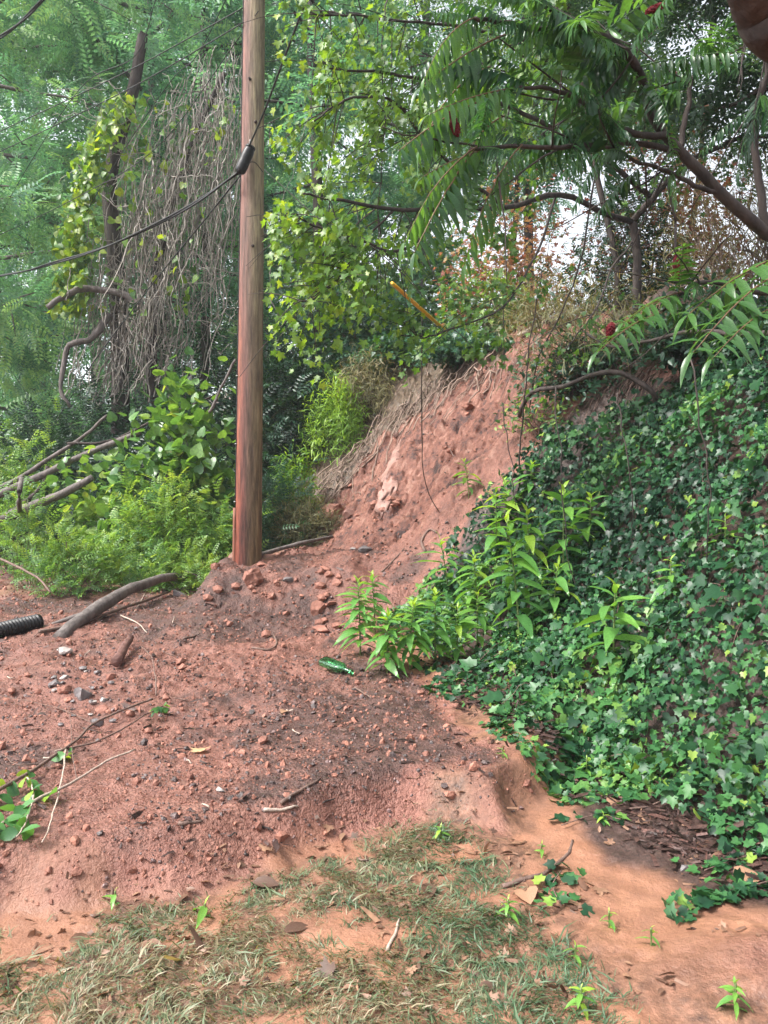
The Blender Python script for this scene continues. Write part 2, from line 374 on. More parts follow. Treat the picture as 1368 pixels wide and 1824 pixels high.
M['cone'] = rough_mat('sumac_fruit', (.06, .005, .008), (.20, .014, .022), 60, rough=.8, bump=.8)

# ------------------------------------------------------------------ leaf shapes (length 1 along +Y)
def fan(right, c, fold=.1, droop=.1):
    R_ = [tuple(p) for p in right]; L_ = [(-x, y) for x, y in right[::-1] if x > 1e-6]
    o = np.array(R_ + L_); V = np.concatenate([[[c[0], c[1]]], o])
    z = fold * np.abs(V[:, 0]) - droop * V[:, 1] ** 2
    V = np.column_stack([V, z]); n = len(o)
    return V, np.array([(0, 1 + i, 1 + (i + 1) % n) for i in range(n)])
IVY = fan([(0, .06), (.22, -.1), (.5, .1), (.36, .32), (.44, .56), (.2, .6), (0, 1)], (0, .3), .22, .18)
MAPLE = fan([(0, .05), (.2, -.06), (.46, .04), (.3, .18), (.66, .5), (.42, .5), (.4, .66), (.2, .5), (.2, .74), (0, 1)], (0, .25), .2, .22)
HEART = fan([(0, .08), (.22, -.06), (.46, .12), (.48, .4), (.28, .74), (0, 1)], (0, .38), .25, .2)
OVAL = fan([(0, 0), (.16, .16), (.25, .42), (.19, .72), (0, 1)], (0, .42), .3, .2)
PALM = fan([(0, .02), (.3, -.05), (.5, .2), (.2, .28), (.42, .68), (.14, .5), (0, 1)], (0, .2), .15, .2)
DIA = (A([0, 0, 0], [.2, .45, .05], [0, 1, -.08], [-.2, .45, .05]), np.array([(0, 1, 2), (0, 2, 3)]))
def lance(w=.13, segs=5, fold=.25, droop=.35, wave=0.0):
    V = []; F = []
    for k in range(segs + 1):
        s = k / segs; ww = w * (math.sin(math.pi * min(1, s * .93 + .07) ** .8)) * (1 if k < segs else .05)
        z = -droop * s * s
        V += [(-ww, s, z + fold * ww + wave * math.sin(k * 2.1)), (0, s, z), (ww, s, z + fold * ww - wave * math.sin(k * 2.4))]
    for k in range(segs):
        a = 3 * k
        for i in (0, 1): F += [(a + i, a + i + 1, a + i + 4), (a + i, a + i + 4, a + i + 3)]
    return A(*V), np.array(F)
BLADE = (A([-.02, 0, 0], [.02, 0, 0], [-.018, .5, .12], [.018, .5, .12], [0, 1, .02]), np.array([(0, 1, 3), (0, 3, 2), (2, 3, 4)]))
BLADE2 = (A([-.025, 0, 0], [.025, 0, 0], [-.022, .4, .35], [.022, .4, .35], [0, .95, .3]), np.array([(0, 1, 3), (0, 3, 2), (2, 3, 4)]))
def spray(pairs=7, ll=.26, lw=.34, droop=.25, tpl=DIA, hang=0.0):
    mb = MB(); ps = []; ds = []; ns = []; sz = []
    for k in range(pairs):
        s = .15 + .8 * k / (pairs - 1)
        for sg in (-1, 1):
            ps.append((0, s, -droop * s * s)); ds.append((sg * 1.0, .45, -.15 - hang)); ns.append((0, .1, 1)); sz.append(ll * (1 - .5 * abs(s - .5)))
    ps.append((0, .97, -droop)); ds.append((0, 1, -.5)); ns.append((0, .3, 1)); sz.append(ll)
    mb.inst(tpl, np.array(ps), np.array(ds), np.array(ns), np.array(sz), .5)
    return np.concatenate(mb.V), np.concatenate(mb.F)
SPRAY = spray(7, .27); SPRAY5 = spray(5, .34)
OVSPRAY = spray(5, .3, droop=.2, tpl=(A([0, 0, 0], [.24, .4, .06], [0, 1, -.1], [-.24, .4, .06]), DIA[1]))
ICO_V = []
_p = (1 + 5 ** .5) / 2
ICO_V = nrm(A([-1, _p, 0], [1, _p, 0], [-1, -_p, 0], [1, -_p, 0], [0, -1, _p], [0, 1, _p], [0, -1, -_p], [0, 1, -_p], [_p, 0, -1], [_p, 0, 1], [-_p, 0, -1], [-_p, 0, 1]))
ICO_F = np.array([(0, 11, 5), (0, 5, 1), (0, 1, 7), (0, 7, 10), (0, 10, 11), (1, 5, 9), (5, 11, 4), (11, 10, 2), (10, 7, 6), (7, 1, 8), (3, 9, 4), (3, 4, 2), (3, 2, 6), (3, 6, 8), (3, 8, 9), (4, 9, 5), (2, 4, 11), (6, 2, 10), (8, 6, 7), (9, 8, 1)])
def subdiv(V, F):
    V = list(map(tuple, V)); c = {}; out = []
    def mid(a, b):
        k = (min(a, b), max(a, b))
        if k not in c:
            c[k] = len(V); V.append(tuple((np.array(V[a]) + np.array(V[b])) / 2))
        return c[k]
    for a, b, d in F:
        x, y, z = mid(a, b), mid(b, d), mid(d, a); out += [(a, x, z), (b, y, x), (d, z, y), (x, y, z)]
    return nrm(np.array(V)), np.array(out)
I2 = subdiv(ICO_V, ICO_F); I3 = subdiv(*I2)
def rock_shape(seed, cuts=6, base=I2, rough=.06):
    r = RNG(seed); V = base[0].copy()
    for _ in range(cuts):
        n_ = nrm(r.normal(0, 1, 3)); d = r.uniform(.35, .75); k = V @ n_; V = V - np.maximum(k - d, 0)[:, None] * n_
    V = V * (1 + r.normal(0, rough, (len(V), 1)))
    return V, base[1]
def scatter_dirs(r, n, up=.3):
    d = r.normal(0, 1, (n, 3)); d[:, 2] = d[:, 2] * .6 + up; return nrm(d)

# ------------------------------------------------------------------ ground sheet
debris_poly = [(-16, 2.5)] + LOBE[1:9] + GP((860, 1310), (775, 1200), (690, 1170), (640, 1110), (800, 975), (915, 860), (980, 760), (1100, 690), (1270, 640), (1240, 590), (1100, 575), (960, 560), (890, 640), (780, 705), (660, 790), (585, 890), (550, 960), (470, 998)) + [(-2.3, 9.7), (-3.2, 11.5), (-5, 13), (-16, 15)]
ivy_poly = GP((1010, 1430), (860, 1310), (765, 1195), (640, 1100), (800, 975), (915, 860), (980, 775), (1120, 735), (1290, 655), (1368, 615)) + [(5.5, 7.0), (6, 2), (2.5, 1.0), (2.0, 2.3)] + GP((1368, 1570), (1180, 1420))
def build_ground():
    ys = [-6.0]
    while ys[-1] < 85:
        y = ys[-1]; ys.append(y + (.25 if y < 1.8 else .0058 * y + .001 if y < 8.4 else .03 if y < 13.4 else .09 * (y - 12.9)))
    ys = np.array(ys)
    xs = np.arange(-1.9, 2.7, .0175); a = np.arange(2.7, 6.2, .045); b = np.arange(-6.2, -1.9, .042)
    g = np.cumsum(.06 * 1.16 ** np.arange(40)); g = g[g < 80]
    xs = np.concatenate([(b[0] - g)[::-1], b, xs, a, a[-1] + g])
    X, Y = np.meshgrid(xs, ys); Z = H(X, Y)
    V = np.column_stack([X.ravel(), Y.ravel(), Z.ravel()]); nx, ny = len(xs), len(ys)
    i = (np.arange(ny - 1)[:, None] * nx + np.arange(nx - 1)[None]).ravel()
    F = np.concatenate([np.stack([i, i + 1, i + nx + 1], 1), np.stack([i, i + nx + 1, i + nx], 1)])
    mb = MB(); mb.add(V, F); ob = mb.build('ground', M['ground']); ob['kind'] = 'structure'
    x, y = V[:, 0], V[:, 1]; d = bank_d(x, y)
    nz = fbm(x * 2.6, y * 2.6, 4, 81)
    s = sdf(x, y, debris_poly)
    deb = sstep(s + nz * .28, -.05, .09)
    deb = np.where((y > 9.5) & (x < -2), deb * sstep(nz + .1, -.1, .25), deb)
    hum = sstep(d + nz * .4 + .3 * sstep(-y, -4.4, -3.4), -.22, .02)
    deb = np.maximum(deb, sstep(np.exp(-(((x - 1.3) / .42) ** 2 + ((y - 2.4) / .34) ** 2)) + nz * .5, .4, 1.0) * .7)
    forest = sstep(y + nz * 2, 8.8, 10.2)
    scar = sstep(d, .25, .7) * sstep(y, 8.6, 9.6)
    grav = np.clip(sstep(vnoise(x * .8, y * .8, 91) + .5 * nz, -.25, .3), 0, 1) * (1 - scar)
    grav = np.maximum(grav, .6) * np.maximum(sstep(s, .02, .2), (y < 2.9) * .7)
    gm = sstep(.8 * fbm(x * 2.4, y * 2.4, 3, 195) + .75 * vnoise(x * 8, y * 8, 12) + .06, -.12, .2) * (1 - sstep(x, .55, .95) * sstep(y, 2.2, 2.6))
    me = ob.data
    for nm_, c in (('zone', (deb, hum, forest)), ('zone2', (scar, grav, gm))):
        at = me.attributes.new(nm_, 'FLOAT_COLOR', 'POINT')
        at.data.foreach_set('color', np.column_stack([*c, np.ones(len(x))]).astype(np.float32).ravel())
    return ob
build_ground()

# ------------------------------------------------------------------ utility pole, closure, cables
PB = P(442, 1000, 9.1); PT = P(453, 0, 9.1)
pole_dir = nrm(PT - PB)
def pole_at(z): return PB + pole_dir * ((z - PB[2]) / pole_dir[2])
def pole_r(z): return .160 - (z - PB[2]) * .0052
def build_pole():
    t = thing('utility_pole', 'tall weathered wooden utility pole standing in the red slide debris', 'utility pole', pole_at(.2))
    m, n, l, b = newmat('weathered_pole_wood')
    tc = n.new('ShaderNodeTexCoord'); mp = n.new('ShaderNodeMapping'); mp.inputs['Scale'].default_value = (1, 1, .09); l.new(tc.outputs['Object'], mp.inputs[0])
    ns = n.new('ShaderNodeTexNoise'); ns.inputs['Scale'].default_value = 26; ns.inputs['Detail'].default_value = 7; ns.inputs['Roughness'].default_value = .7; l.new(mp.outputs[0], ns.inputs[0])
    sx = n.new('ShaderNodeSeparateXYZ'); l.new(tc.outputs['Object'], sx.inputs[0])
    n3 = n.new('ShaderNodeTexNoise'); n3.inputs['Scale'].default_value = 5; l.new(mp.outputs[0], n3.inputs[0])
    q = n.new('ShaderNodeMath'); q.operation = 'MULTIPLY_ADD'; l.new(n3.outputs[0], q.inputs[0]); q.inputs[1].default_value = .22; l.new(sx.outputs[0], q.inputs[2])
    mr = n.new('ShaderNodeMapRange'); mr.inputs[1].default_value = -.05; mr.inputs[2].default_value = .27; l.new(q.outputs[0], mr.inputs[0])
    c1 = ramp(n, [(.17, (.34, .115, .068)), (.30, (.18, .066, .052)), (.50, (.15, .08, .064)), (.68, (.19, .145, .092)), (.92, (.29, .26, .145))]); l.new(mr.outputs[0], c1.inputs[0])  # reddish wood to algae green; lit left edge also painted brighter
    c2 = ramp(n, [(.34, (.22, .19, .19)), (.5, (.8, .76, .75)), (.66, (1.5, 1.45, 1.45))]); l.new(ns.outputs[0], c2.inputs[0])
    g = n.new('ShaderNodeMixRGB'); g.blend_type = 'MULTIPLY'; g.inputs[0].default_value = 1; l.new(c1.outputs[0], g.inputs[1]); l.new(c2.outputs[0], g.inputs[2])
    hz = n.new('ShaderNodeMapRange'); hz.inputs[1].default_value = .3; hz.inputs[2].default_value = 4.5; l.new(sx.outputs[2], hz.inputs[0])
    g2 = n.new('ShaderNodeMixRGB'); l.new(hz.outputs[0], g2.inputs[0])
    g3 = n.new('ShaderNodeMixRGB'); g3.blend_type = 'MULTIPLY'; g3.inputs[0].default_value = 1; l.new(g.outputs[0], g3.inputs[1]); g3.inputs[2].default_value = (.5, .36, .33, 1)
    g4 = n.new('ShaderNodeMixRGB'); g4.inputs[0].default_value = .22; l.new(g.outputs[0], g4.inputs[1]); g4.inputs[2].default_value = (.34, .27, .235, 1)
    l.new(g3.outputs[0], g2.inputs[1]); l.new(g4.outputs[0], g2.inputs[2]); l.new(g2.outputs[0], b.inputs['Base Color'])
    b.inputs['Roughness'].default_value = .75; b.inputs['Specular IOR Level'].default_value = .25
    bp = n.new('ShaderNodeBump'); bp.inputs['Distance'].default_value = .03; bp.inputs['Strength'].default_value = .8; l.new(ns.outputs[0], bp.inputs['Height']); l.new(bp.outputs[0], b.inputs['Normal'])
    zs = np.concatenate([np.linspace(.2, 8, 160), [8.5, 9.0, 9.05]]); th = np.arange(40) * 2 * math.pi / 40
    V = []
    for z in zs:
        c = pole_at(z); rr = pole_r(z) * (.2 if z > 9.02 else 1)
        k = 1 + .018 * vnoise(th * 5, np.full(40, z * .35), 3) + .022 * np.minimum(0, vnoise(np.cos(th) * 9 + 9, np.sin(th) * 9 + z * .12, 6) + .22)
        V.append(np.column_stack([c[0] + rr * k * np.cos(th), c[1] + rr * k * np.sin(th), np.full(40, z)]))
    V = np.concatenate(V); i = np.arange(len(zs) - 1)[:, None] * 40; j = np.arange(40)[None]; k = (j + 1) % 40
    F = np.concatenate([np.stack(np.broadcast_arrays(i + j, i + k, i + 40 + k), -1).reshape(-1, 3), np.stack(np.broadcast_arrays(i + j, i + 40 + k, i + 40 + j), -1).reshape(-1, 3)])
    mb = MB(); mb.add(V, F); mb.build('shaft', m, t)
    a = math.radians(203); side = A(math.cos(a), math.sin(a), 0)
    wm = rough_mat('wood_moulding', (.12, .05, .036), (.26, .105, .066), 30, (1, 1, .08), rough=.7, bump=.5)
    mb = MB(); pts = [pole_at(z) + side * (pole_r(z) + .004) for z in np.linspace(.6, 1.55, 8)]; mb.tube(pts, .026, 6); mb.build('wire_moulding', wm, t)
    mb = MB(); pts = [pole_at(z) + side * (pole_r(z) + .006) for z in np.linspace(1.5, 9, 40)]; mb.tube(pts, .006, 5); mb.build('ground_wire', M['cable'], t)
    for z in (1.30, 1.62, 2.3, 3.1, 3.9):
        mb = MB(); p = pole_at(z) + side * (pole_r(z) + .008); tn = A(-side[1], side[0], 0)
        mb.tube([p - tn * .02 - side * .012, p - tn * .016 + side * .01, p + tn * .016 + side * .01, p + tn * .02 - side * .012], .005, 5); mb.build('staple', M['steel'], t)
    for z, aa in ((6.55, 262), (6.05, 292), (4.6, 285)):
        a2 = math.radians(aa); s2 = A(math.cos(a2), math.sin(a2), 0); p = pole_at(z) + s2 * (pole_r(z) - .01)
        mb = MB(); mb.tube([p, p + s2 * .025, p + s2 * .0255, p + s2 * .045], [.018, .018, .009, .008], 6); mb.build('bolt', M['bark'], t)
build_pole()
CL = P(436, 286, 8.86)
def build_closure():
    ax = nrm(P(446, 262, 8.86) - P(424, 312, 8.86))
    t = thing('splice_closure', 'black cylindrical cable splice closure hanging against the utility pole', 'cable closure', CL - ax * .17)
    L = np.linspace(-.165, .165, 15); mb = MB()
    r = np.array([.03, .055, .062, .064, .064, .066, .064, .064, .064, .066, .064, .064, .062, .056, .05])
    mb.tube(CL + ax * L[:, None], r, 16); mb.build('body', M['black'], t)
    mb = MB(); mb.tube(CL + ax * np.array([.150, .168, .182, .184])[:, None], [.058, .06, .05, .02], 16); mb.build('end_cap', M['cable'], t)
    mb = MB(); s = CL + ax * .1; mb.tube(curve([s + A(0, .06, 0), s + A(.0, .05, .09), s + A(.02, .02, .16)], 8), .006, 5); mb.build('hanger', M['steel'], t)
    mb = MB()
    mb.tube(curve([CL + A(.05, 0, -.02), CL + A(.12, .01, -.02), CL + A(.19, .12, -.08)], 8), .005, 5); mb.build('lashing_wire', M['cable'], t)
build_closure()
def cable(label, pts, r, n=40, mat='cable', strands=1):
    c = curve(pts, n); mb = MB()
    if strands == 1: mb.tube(c, r, 6)
    else:
        for k in range(strands):
            a = np.linspace(0, 9, n) + k * 2 * math.pi / strands
            mb.tube(c + np.column_stack([np.zeros(n), np.cos(a) * r, np.sin(a) * r]), r, 5)
    return tag(mb.build('overhead_cable', M[mat], origin=c[0]), label, 'cable', 'overhead cables at the pole')
cable('thick black twisted cable sagging from the splice closure to the lower left', [P(424, 308, 8.86), P(330, 372, 9.6), P(200, 435, 10.8), P(90, 470, 12), P(0, 491, 13), P(-260, 530, 16)], .013, strands=2)
cable('thin cable dropping steeply left from the bottom of the splice closure', [P(427, 314, 8.84), P(370, 385, 9.6), P(300, 470, 10.8), P(230, 560, 12.4), P(160, 655, 14), P(100, 750, 15.5)], .010)
cable('black cable running up and right from the top of the splice closure', [P(443, 262, 8.84), P(470, 200, 8.2), P(500, 120, 7.4), P(545, 0, 6.4), P(590, -140, 5.6)], .011)
cable('doubled thick cable crossing the extreme top left corner', [P(-80, 110, 12), P(0, 66, 11), P(40, 36, 10.5), P(85, -10, 10), P(200, -130, 9)], .014, strands=2)
cable('thin grey wire from the left edge up to the upper pole, upper of the pair', [P(-120, 290, 14), P(0, 234, 12.4), P(120, 178, 11.2), P(250, 115, 10.2), P(433, 14, 9.0)], .007)
cable('thin grey wire from the left edge up to the upper pole, lower of the pair', [P(-120, 325, 14), P(0, 270, 12.4), P(130, 208, 11.2), P(260, 142, 10.2), P(434, 40, 9.0)], .007)
cable('steep thin wire passing the dead vines toward the top edge', [P(100, 470, 15), P(200, 300, 13), P(300, 150, 11), P(350, 100, 10.4), P(402, 0, 9.6), P(440, -90, 9)], .006)
cable('short steep wire left of the vines reaching the top edge', [P(-20, 420, 15), P(60, 280, 13.5), P(150, 150, 12), P(240, 100, 11), P(277, 0, 10), P(300, -70, 9.5)], .006)
cable('long thin wire low across the left, above the heavy twisted cable', [P(-100, 460, 16), P(0, 418, 14.5), P(140, 350, 12.6), P(280, 262, 11), P(420, 75, 9.4), P(460, 20, 8.9)], .006)
def build_guy():
    foot = on(1.24, 13.1); anchor = foot + A(-.10, -.02, .52); top = pole_at(P(460, 302, 9.1)[2]) + A(.14, 0, 0)
    t = thing('guy_wire', 'slanting steel guy wire from the pole with a yellow plastic guard at its foot', 'guy wire', foot)
    mb = MB(); mb.tube([foot + A(.03, 0, -.15), anchor], .012, 6); mb.build('anchor_rod', M['steel'], t)
    mb = MB(); mb.tube(curve([top, (top + anchor) / 2 + A(0, 0, -.03), anchor], 12), .006, 5); mb.build('wire', M['steel'], t)
    mb = MB(); d = top - anchor; mb.tube([anchor + d * q for q in np.linspace(.03, .40, 10)], .03, 8); mb.build('guard', M['yellow'], t)
build_guy()

# ------------------------------------------------------------------ trees behind
def tree(name, label, base, height, cr, z0, tpl, nleaf, size, mat, bark, seed, lean=(0, 0), nl=22, r0=.16, droop=.3, tint=(.15, .85), group=None, spread=.38, up=.25, ntw=4):
    r = RNG(seed); base = np.asarray(base, float)
    t = thing(name, label, 'tree', base, group)
    zz = np.linspace(0, 1, 14); tr = base + np.column_stack([lean[0] * zz ** 1.5, lean[1] * zz ** 1.5, height * zz])
    tr[0, 2] -= .3
    tr[1:, :2] += np.cumsum(r.normal(0, .05, (13, 2)), 0)
    mb = MB(); mb.tube(tr, np.linspace(r0, r0 * .15, 14), 8); mb.build('trunk', M[bark], t)
    br = MB(); sites = []; dirs = []
    for k in range(nl):
        f = z0 / height + (1 - z0 / height) * (k + r.uniform(0, 1)) / nl; f = min(f, .98)
        p0 = np.array([np.interp(f, zz, tr[:, c]) for c in range(3)])
        az = k * 2.4 + r.normal(0, .4); shape = math.sin(math.pi * min(1, max(.08, (f - z0 / height) / (1 - z0 / height) * .8 + .15))) ** .7
        L = cr * shape * r.uniform(.7, 1.15); el = r.uniform(-.05, .55)
        d = A(math.cos(az) * math.cos(el), math.sin(az) * math.cos(el), math.sin(el))
        s = np.linspace(0, 1, 8)[:, None]; pts = p0 + d * L * s + A(0, 0, -droop * L * .5) * s ** 2
        pts[1:] += np.cumsum(r.normal(0, .045 * L / 3, (7, 3)), 0)
        br.tube(pts, np.linspace(r0 * .32, .012, 8), 5)
        for q in range(ntw):
            w = r.uniform(.3, 1); b0 = np.array([np.interp(w, s[:, 0], pts[:, c]) for c in range(3)])
            d2 = nrm(d + r.normal(0, .65, 3)); L2 = L * r.uniform(.2, .45)
            p2 = b0 + d2 * L2 * s[:5] * 1.75 + A(0, 0, -droop * L2 * .5) * s[:5] ** 2
            br.tube(p2, np.linspace(.02, .006, 5), 4)
            sites.append((b0, p2[-1])); dirs.append(nrm(p2[-1] - b0))
        sites.append((pts[3], pts[-1])); dirs.append(d)
    br.build('branches', M[bark], t)
    n = nleaf; idx = r.integers(0, len(sites), n); a = np.array([s[0] for s in sites])[idx]; b = np.array([s[1] for s in sites])[idx]
    w = r.uniform(0, 1.08, (n, 1)); pos = a * (1 - w) + b * w + r.normal(0, spread, (n, 3)) * A(1, 1, .55)
    dd = nrm(np.array(dirs)[idx] * .7 + r.normal(0, .6, (n, 3)) + A(0, 0, -droop))
    up_ = nrm(r.normal(0, .45, (n, 3)) + A(0, -.1, 1))
    ct = r.uniform(*tint, len(sites))[idx]
    mb = MB(); mb.inst(tpl, pos, dd, up_, size * r.uniform(.65, 1.25, n), np.clip(ct + r.normal(0, .12, n), 0, 1))
    mb.build('crown', M[mat], t)
    return t
GRP = 'trees in the wood behind the slide'
t1 = tree('feathery_tree', 'tall pale green feathery tree filling the far left edge', on(-9.5, 17), 17, 4.8, 1.5, SPRAY, 4400, .56, 'locust', 'greybark', 101, (-.2, -.5), 30, .2, .3, (.3, 1.0), GRP)
t2 = tree('feathery_tree', 'feathery tree with drooping blue green sprays left of the dead vines', on(-6.0, 20.5), 19, 4.4, 3.0, SPRAY, 4400, .56, 'locust', 'greybark', 102, (-.5, 0), 30, .22, .45, (.0, .7), GRP)
t3 = tree('open_crowned_tree', 'thin dark trunked tree with sky showing through, just right of the pole', on(-1.6, 17.0), 17, 3.0, 4.6, SPRAY5, 2500, .46, 'locust', 'bark', 103, (.3, 0), 22, .15, .35, (.0, .6), GRP)
copy_thing(t1, on(-12.4, 22), 2.1, 1.1, 'feathery tree farther back at the left edge', GRP)
copy_thing(t2, on(-9.6, 26), 1.2, 1.15, 'distant feathery tree seen between the two left hand trees', GRP)
copy_thing(t1, on(-3.9, 25), 4.0, 1.15, 'distant feathery tree directly behind the utility pole', GRP)
copy_thing(t2, on(1.2, 25), 2.9, 1.0, 'distant blue green tree behind the lit maple branches', GRP)
copy_thing(t3, on(-4.6, 19.0), 2.0, 1.0, 'thin tree behind the upper end of the dead vine curtain', GRP)
copy_thing(t2, on(-14.5, 33), .6, 1.25, 'hazy far tree at the left of the wood', GRP)
copy_thing(t1, on(-6.5, 34), 3.1, 1.25, 'hazy far tree in the middle of the wood', GRP)
copy_thing(t3, on(3.8, 20), 5.2, .95, 'slim tree on the hilltop behind the slide scar', GRP)

# ------------------------------------------------------------------ shrubs
def shrub(name, label, base, rx, ry, h, tpl, n, size, mat, seed, cat='shrub', clumps=26, cl=.22, bark='twig', tint=(.1, .8), up=.6, face=(0, -.3, .5), group=None, nst=14, zmin=.1, droop=.0, flat=.8, r0=.018):
    r = RNG(seed); base = np.asarray(base, float); t = thing(name, label, cat, base, group)
    c = scatter_dirs(r, clumps, up) * r.uniform(.55, 1, (clumps, 1)); c[:, 2] = np.abs(c[:, 2])
    c = c * A(rx, ry, h) ; c[:, 2] = np.maximum(c[:, 2], zmin * h); C = base + c
    st = MB()
    for k in range(nst):
        e = C[k % clumps]; s = np.linspace(0, 1, 7)[:, None]
        b0 = base + A(*(r.normal(0, .12, 2) * A(rx, ry)), -.05)
        pts = b0 + (e - b0) * s + A(0, 0, .18 * h) * (s - s * s) * 2; pts[1:-1] += r.normal(0, .03 * h, (5, 3))
        st.tube(pts, np.linspace(r0, .005, 7), 5)
    st.build('stems', M[bark], t)
    i = r.integers(0, clumps, n); k = r.normal(0, 1, (n, 3)) * cl * A(rx, ry, h * flat)
    pos = C[i] + k
    out = nrm((pos - base) / A(rx, ry, h) + A(*face)); dd = nrm(out + r.normal(0, .7, (n, 3)) + A(0, 0, -droop)); nn = nrm(out + r.normal(0, .5, (n, 3)) + A(0, 0, .7))
    gz = H(pos[:, 0], pos[:, 1]); keep = pos[:, 2] > gz + .02
    ct = r.uniform(*tint, clumps)[i]; tt = np.clip(ct + r.normal(0, .14, n), 0, 1); sz = size * r.uniform(.6, 1.25, n)
    mb = MB(); mb.inst(tpl, pos[keep], dd[keep], nn[keep], sz[keep], tt[keep]); mb.build('foliage', M[mat], t)
    return t
OV = OVAL
# dark understorey
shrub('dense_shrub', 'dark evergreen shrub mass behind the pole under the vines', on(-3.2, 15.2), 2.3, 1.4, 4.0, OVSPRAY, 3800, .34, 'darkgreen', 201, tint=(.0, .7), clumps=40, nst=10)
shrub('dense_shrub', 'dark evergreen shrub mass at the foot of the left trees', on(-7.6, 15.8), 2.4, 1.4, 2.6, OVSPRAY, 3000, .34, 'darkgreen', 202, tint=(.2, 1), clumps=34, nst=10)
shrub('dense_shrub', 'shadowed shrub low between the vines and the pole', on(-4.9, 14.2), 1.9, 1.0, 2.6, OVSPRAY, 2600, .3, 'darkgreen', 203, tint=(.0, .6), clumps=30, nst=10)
HG = 'shrubs on the hillside right of the pole'
b1 = G(545, 700); b2 = G(620, 650); b3 = G(560, 560)
shrub('vine_covered_shrub', 'blue green leafy shrub directly right of the pole', on(-1.9, 16.2), 1.5, .9, 3.0, PALM, 3700, .15, 'hillgreen', 211, tint=(.0, .65), clumps=34, group=HG, droop=.3)
shrub('vine_covered_shrub', 'leafy green shrub mass below the yellow guy guard', on(-.35, 15.9), 1.5, .8, 2.1, PALM, 4000, .15, 'hillgreen', 212, tint=(.0, .6), clumps=34, group=HG, droop=.3)
shrub('vine_covered_shrub', 'taller yellow green shrub behind the yellow guy guard', on(.4, 17.2), 2.0, 1.0, 3.0, PALM, 3000, .17, 'hillgreen', 213, tint=(.3, 1), clumps=34, group=HG, droop=.2)
shrub('vine_covered_shrub', 'yellow flecked shrub beside the pole at mid height', on(-1.3, 17.5), 1.2, .8, 4.6, PALM, 3000, .15, 'hillgreen', 214, tint=(.4, 1), clumps=24, group=HG, droop=.2)
shrub('goldenrod', 'bright yellow green feathery weed clump on the slope edge', on(*G(598, 815)[:2]), .55, .4, 1.3, lance(.07, 3, .2, .5), 3000, .15, 'gold', 221, 'weed', tint=(.3, 1), clumps=26, bark='stem', up=.9, droop=.5, nst=22, r0=.006, cl=.2)
shrub('goldenrod', 'bright green leafy weed clump close right of the pole', on(-1.38, 12.2), .36, .3, 1.15, lance(.1, 3, .2, .5), 1800, .15, 'gold', 222, 'weed', tint=(.0, .7), clumps=22, bark='stem', up=.9, droop=.4, nst=18, r0=.006, cl=.2)
shrub('brush_clump', 'tangled olive brush at the left foot of the slide scar', on(-1.2, 11.6), .45, .35, .6, lance(.03, 3, .1, .5), 3200, .16, 'drygrass', 223, 'brush', tint=(.0, .8), clumps=26, up=.7, nst=24, r0=.006, cl=.28)
shrub('brush_clump', 'brown dead brush hanging over the upper left of the scar', on(*G(655, 730)[:2]), .55, .5, .95, lance(.035, 3, .1, .6), 3800, .17, 'drygrass', 224, 'brush', tint=(.2, 1), clumps=28, up=.6, droop=.7, nst=26, r0=.007, cl=.28)
shrub('creeper_clump', 'grey green creeper draped over the top lip of the scar', on(*G(850, 640)[:2]), .85, .5, .42, PALM, 2600, .10, 'hillgreen', 225, 'creeper', tint=(.0, .5), clumps=26, up=.5, droop=.6, nst=18, r0=.007)
shrub('creeper_clump', 'low dark creeper along the bank left of the scar top', on(*G(730, 650)[:2]), .8, .5, .5, PALM, 2600, .10, 'hillgreen', 226, 'creeper', tint=(.0, .5), clumps=26, up=.5, droop=.5, nst=18, r0=.007)
shrub('brush_clump', 'shadowed brown brush under the maple at the top right of the scar', on(*G(1085, 650)[:2]), .9, .5, .85, lance(.05, 3, .1, .6), 3200, .15, 'drygrass', 227, 'brush', bark='bark', tint=(.0, .6), clumps=30, up=.5, droop=.7, nst=40, r0=.008, cl=.25)
shrub('brush_clump', 'dark leafy brush at the right end of the scar crest', on(*G(1215, 640)[:2]), .7, .5, .6, OVAL, 1500, .08, 'darkgreen', 228, 'brush', bark='bark', tint=(.0, .8), clumps=28, up=.5, droop=.5, nst=34, r0=.008, cl=.22)
shrub('brush_clump', 'thin brown stems standing along the scar crest', on(*G(985, 585)[:2]), .7, .4, .5, lance(.04, 3, .1, .6), 1300, .15, 'drygrass', 229, 'brush', tint=(.2, 1), clumps=26, up=.6, droop=.4, nst=40, r0=.007, cl=.25)
shrub('leafy_shrub', 'green shrub crowding the ivy top under the sumac', on(*G(1300, 640)[:2]), .8, .5, .8, OVAL, 2200, .09, 'darkgreen', 230, bark='bark', tint=(.1, .9), clumps=28, up=.5, droop=.4, nst=26, r0=.008, cl=.2)
shrub('brush_clump', 'dark tangle of stems and leaves right of the bare scar face', on(*G(1030, 700)[:2]), .6, .4, .65, OVAL, 1500, .075, 'darkgreen', 251, 'brush', bark='bark', tint=(.0, 1), clumps=30, up=.5, droop=.5, nst=44, r0=.007, cl=.25)
shrub('brush_clump', 'sparse green sprigs over the right edge of the scar face', on(*G(965, 775)[:2]), .45, .35, .5, OVAL, 700, .07, 'hillgreen', 252, 'brush', bark='twig', tint=(.1, 1), clumps=24, up=.5, droop=.4, nst=34, r0=.006, cl=.25)
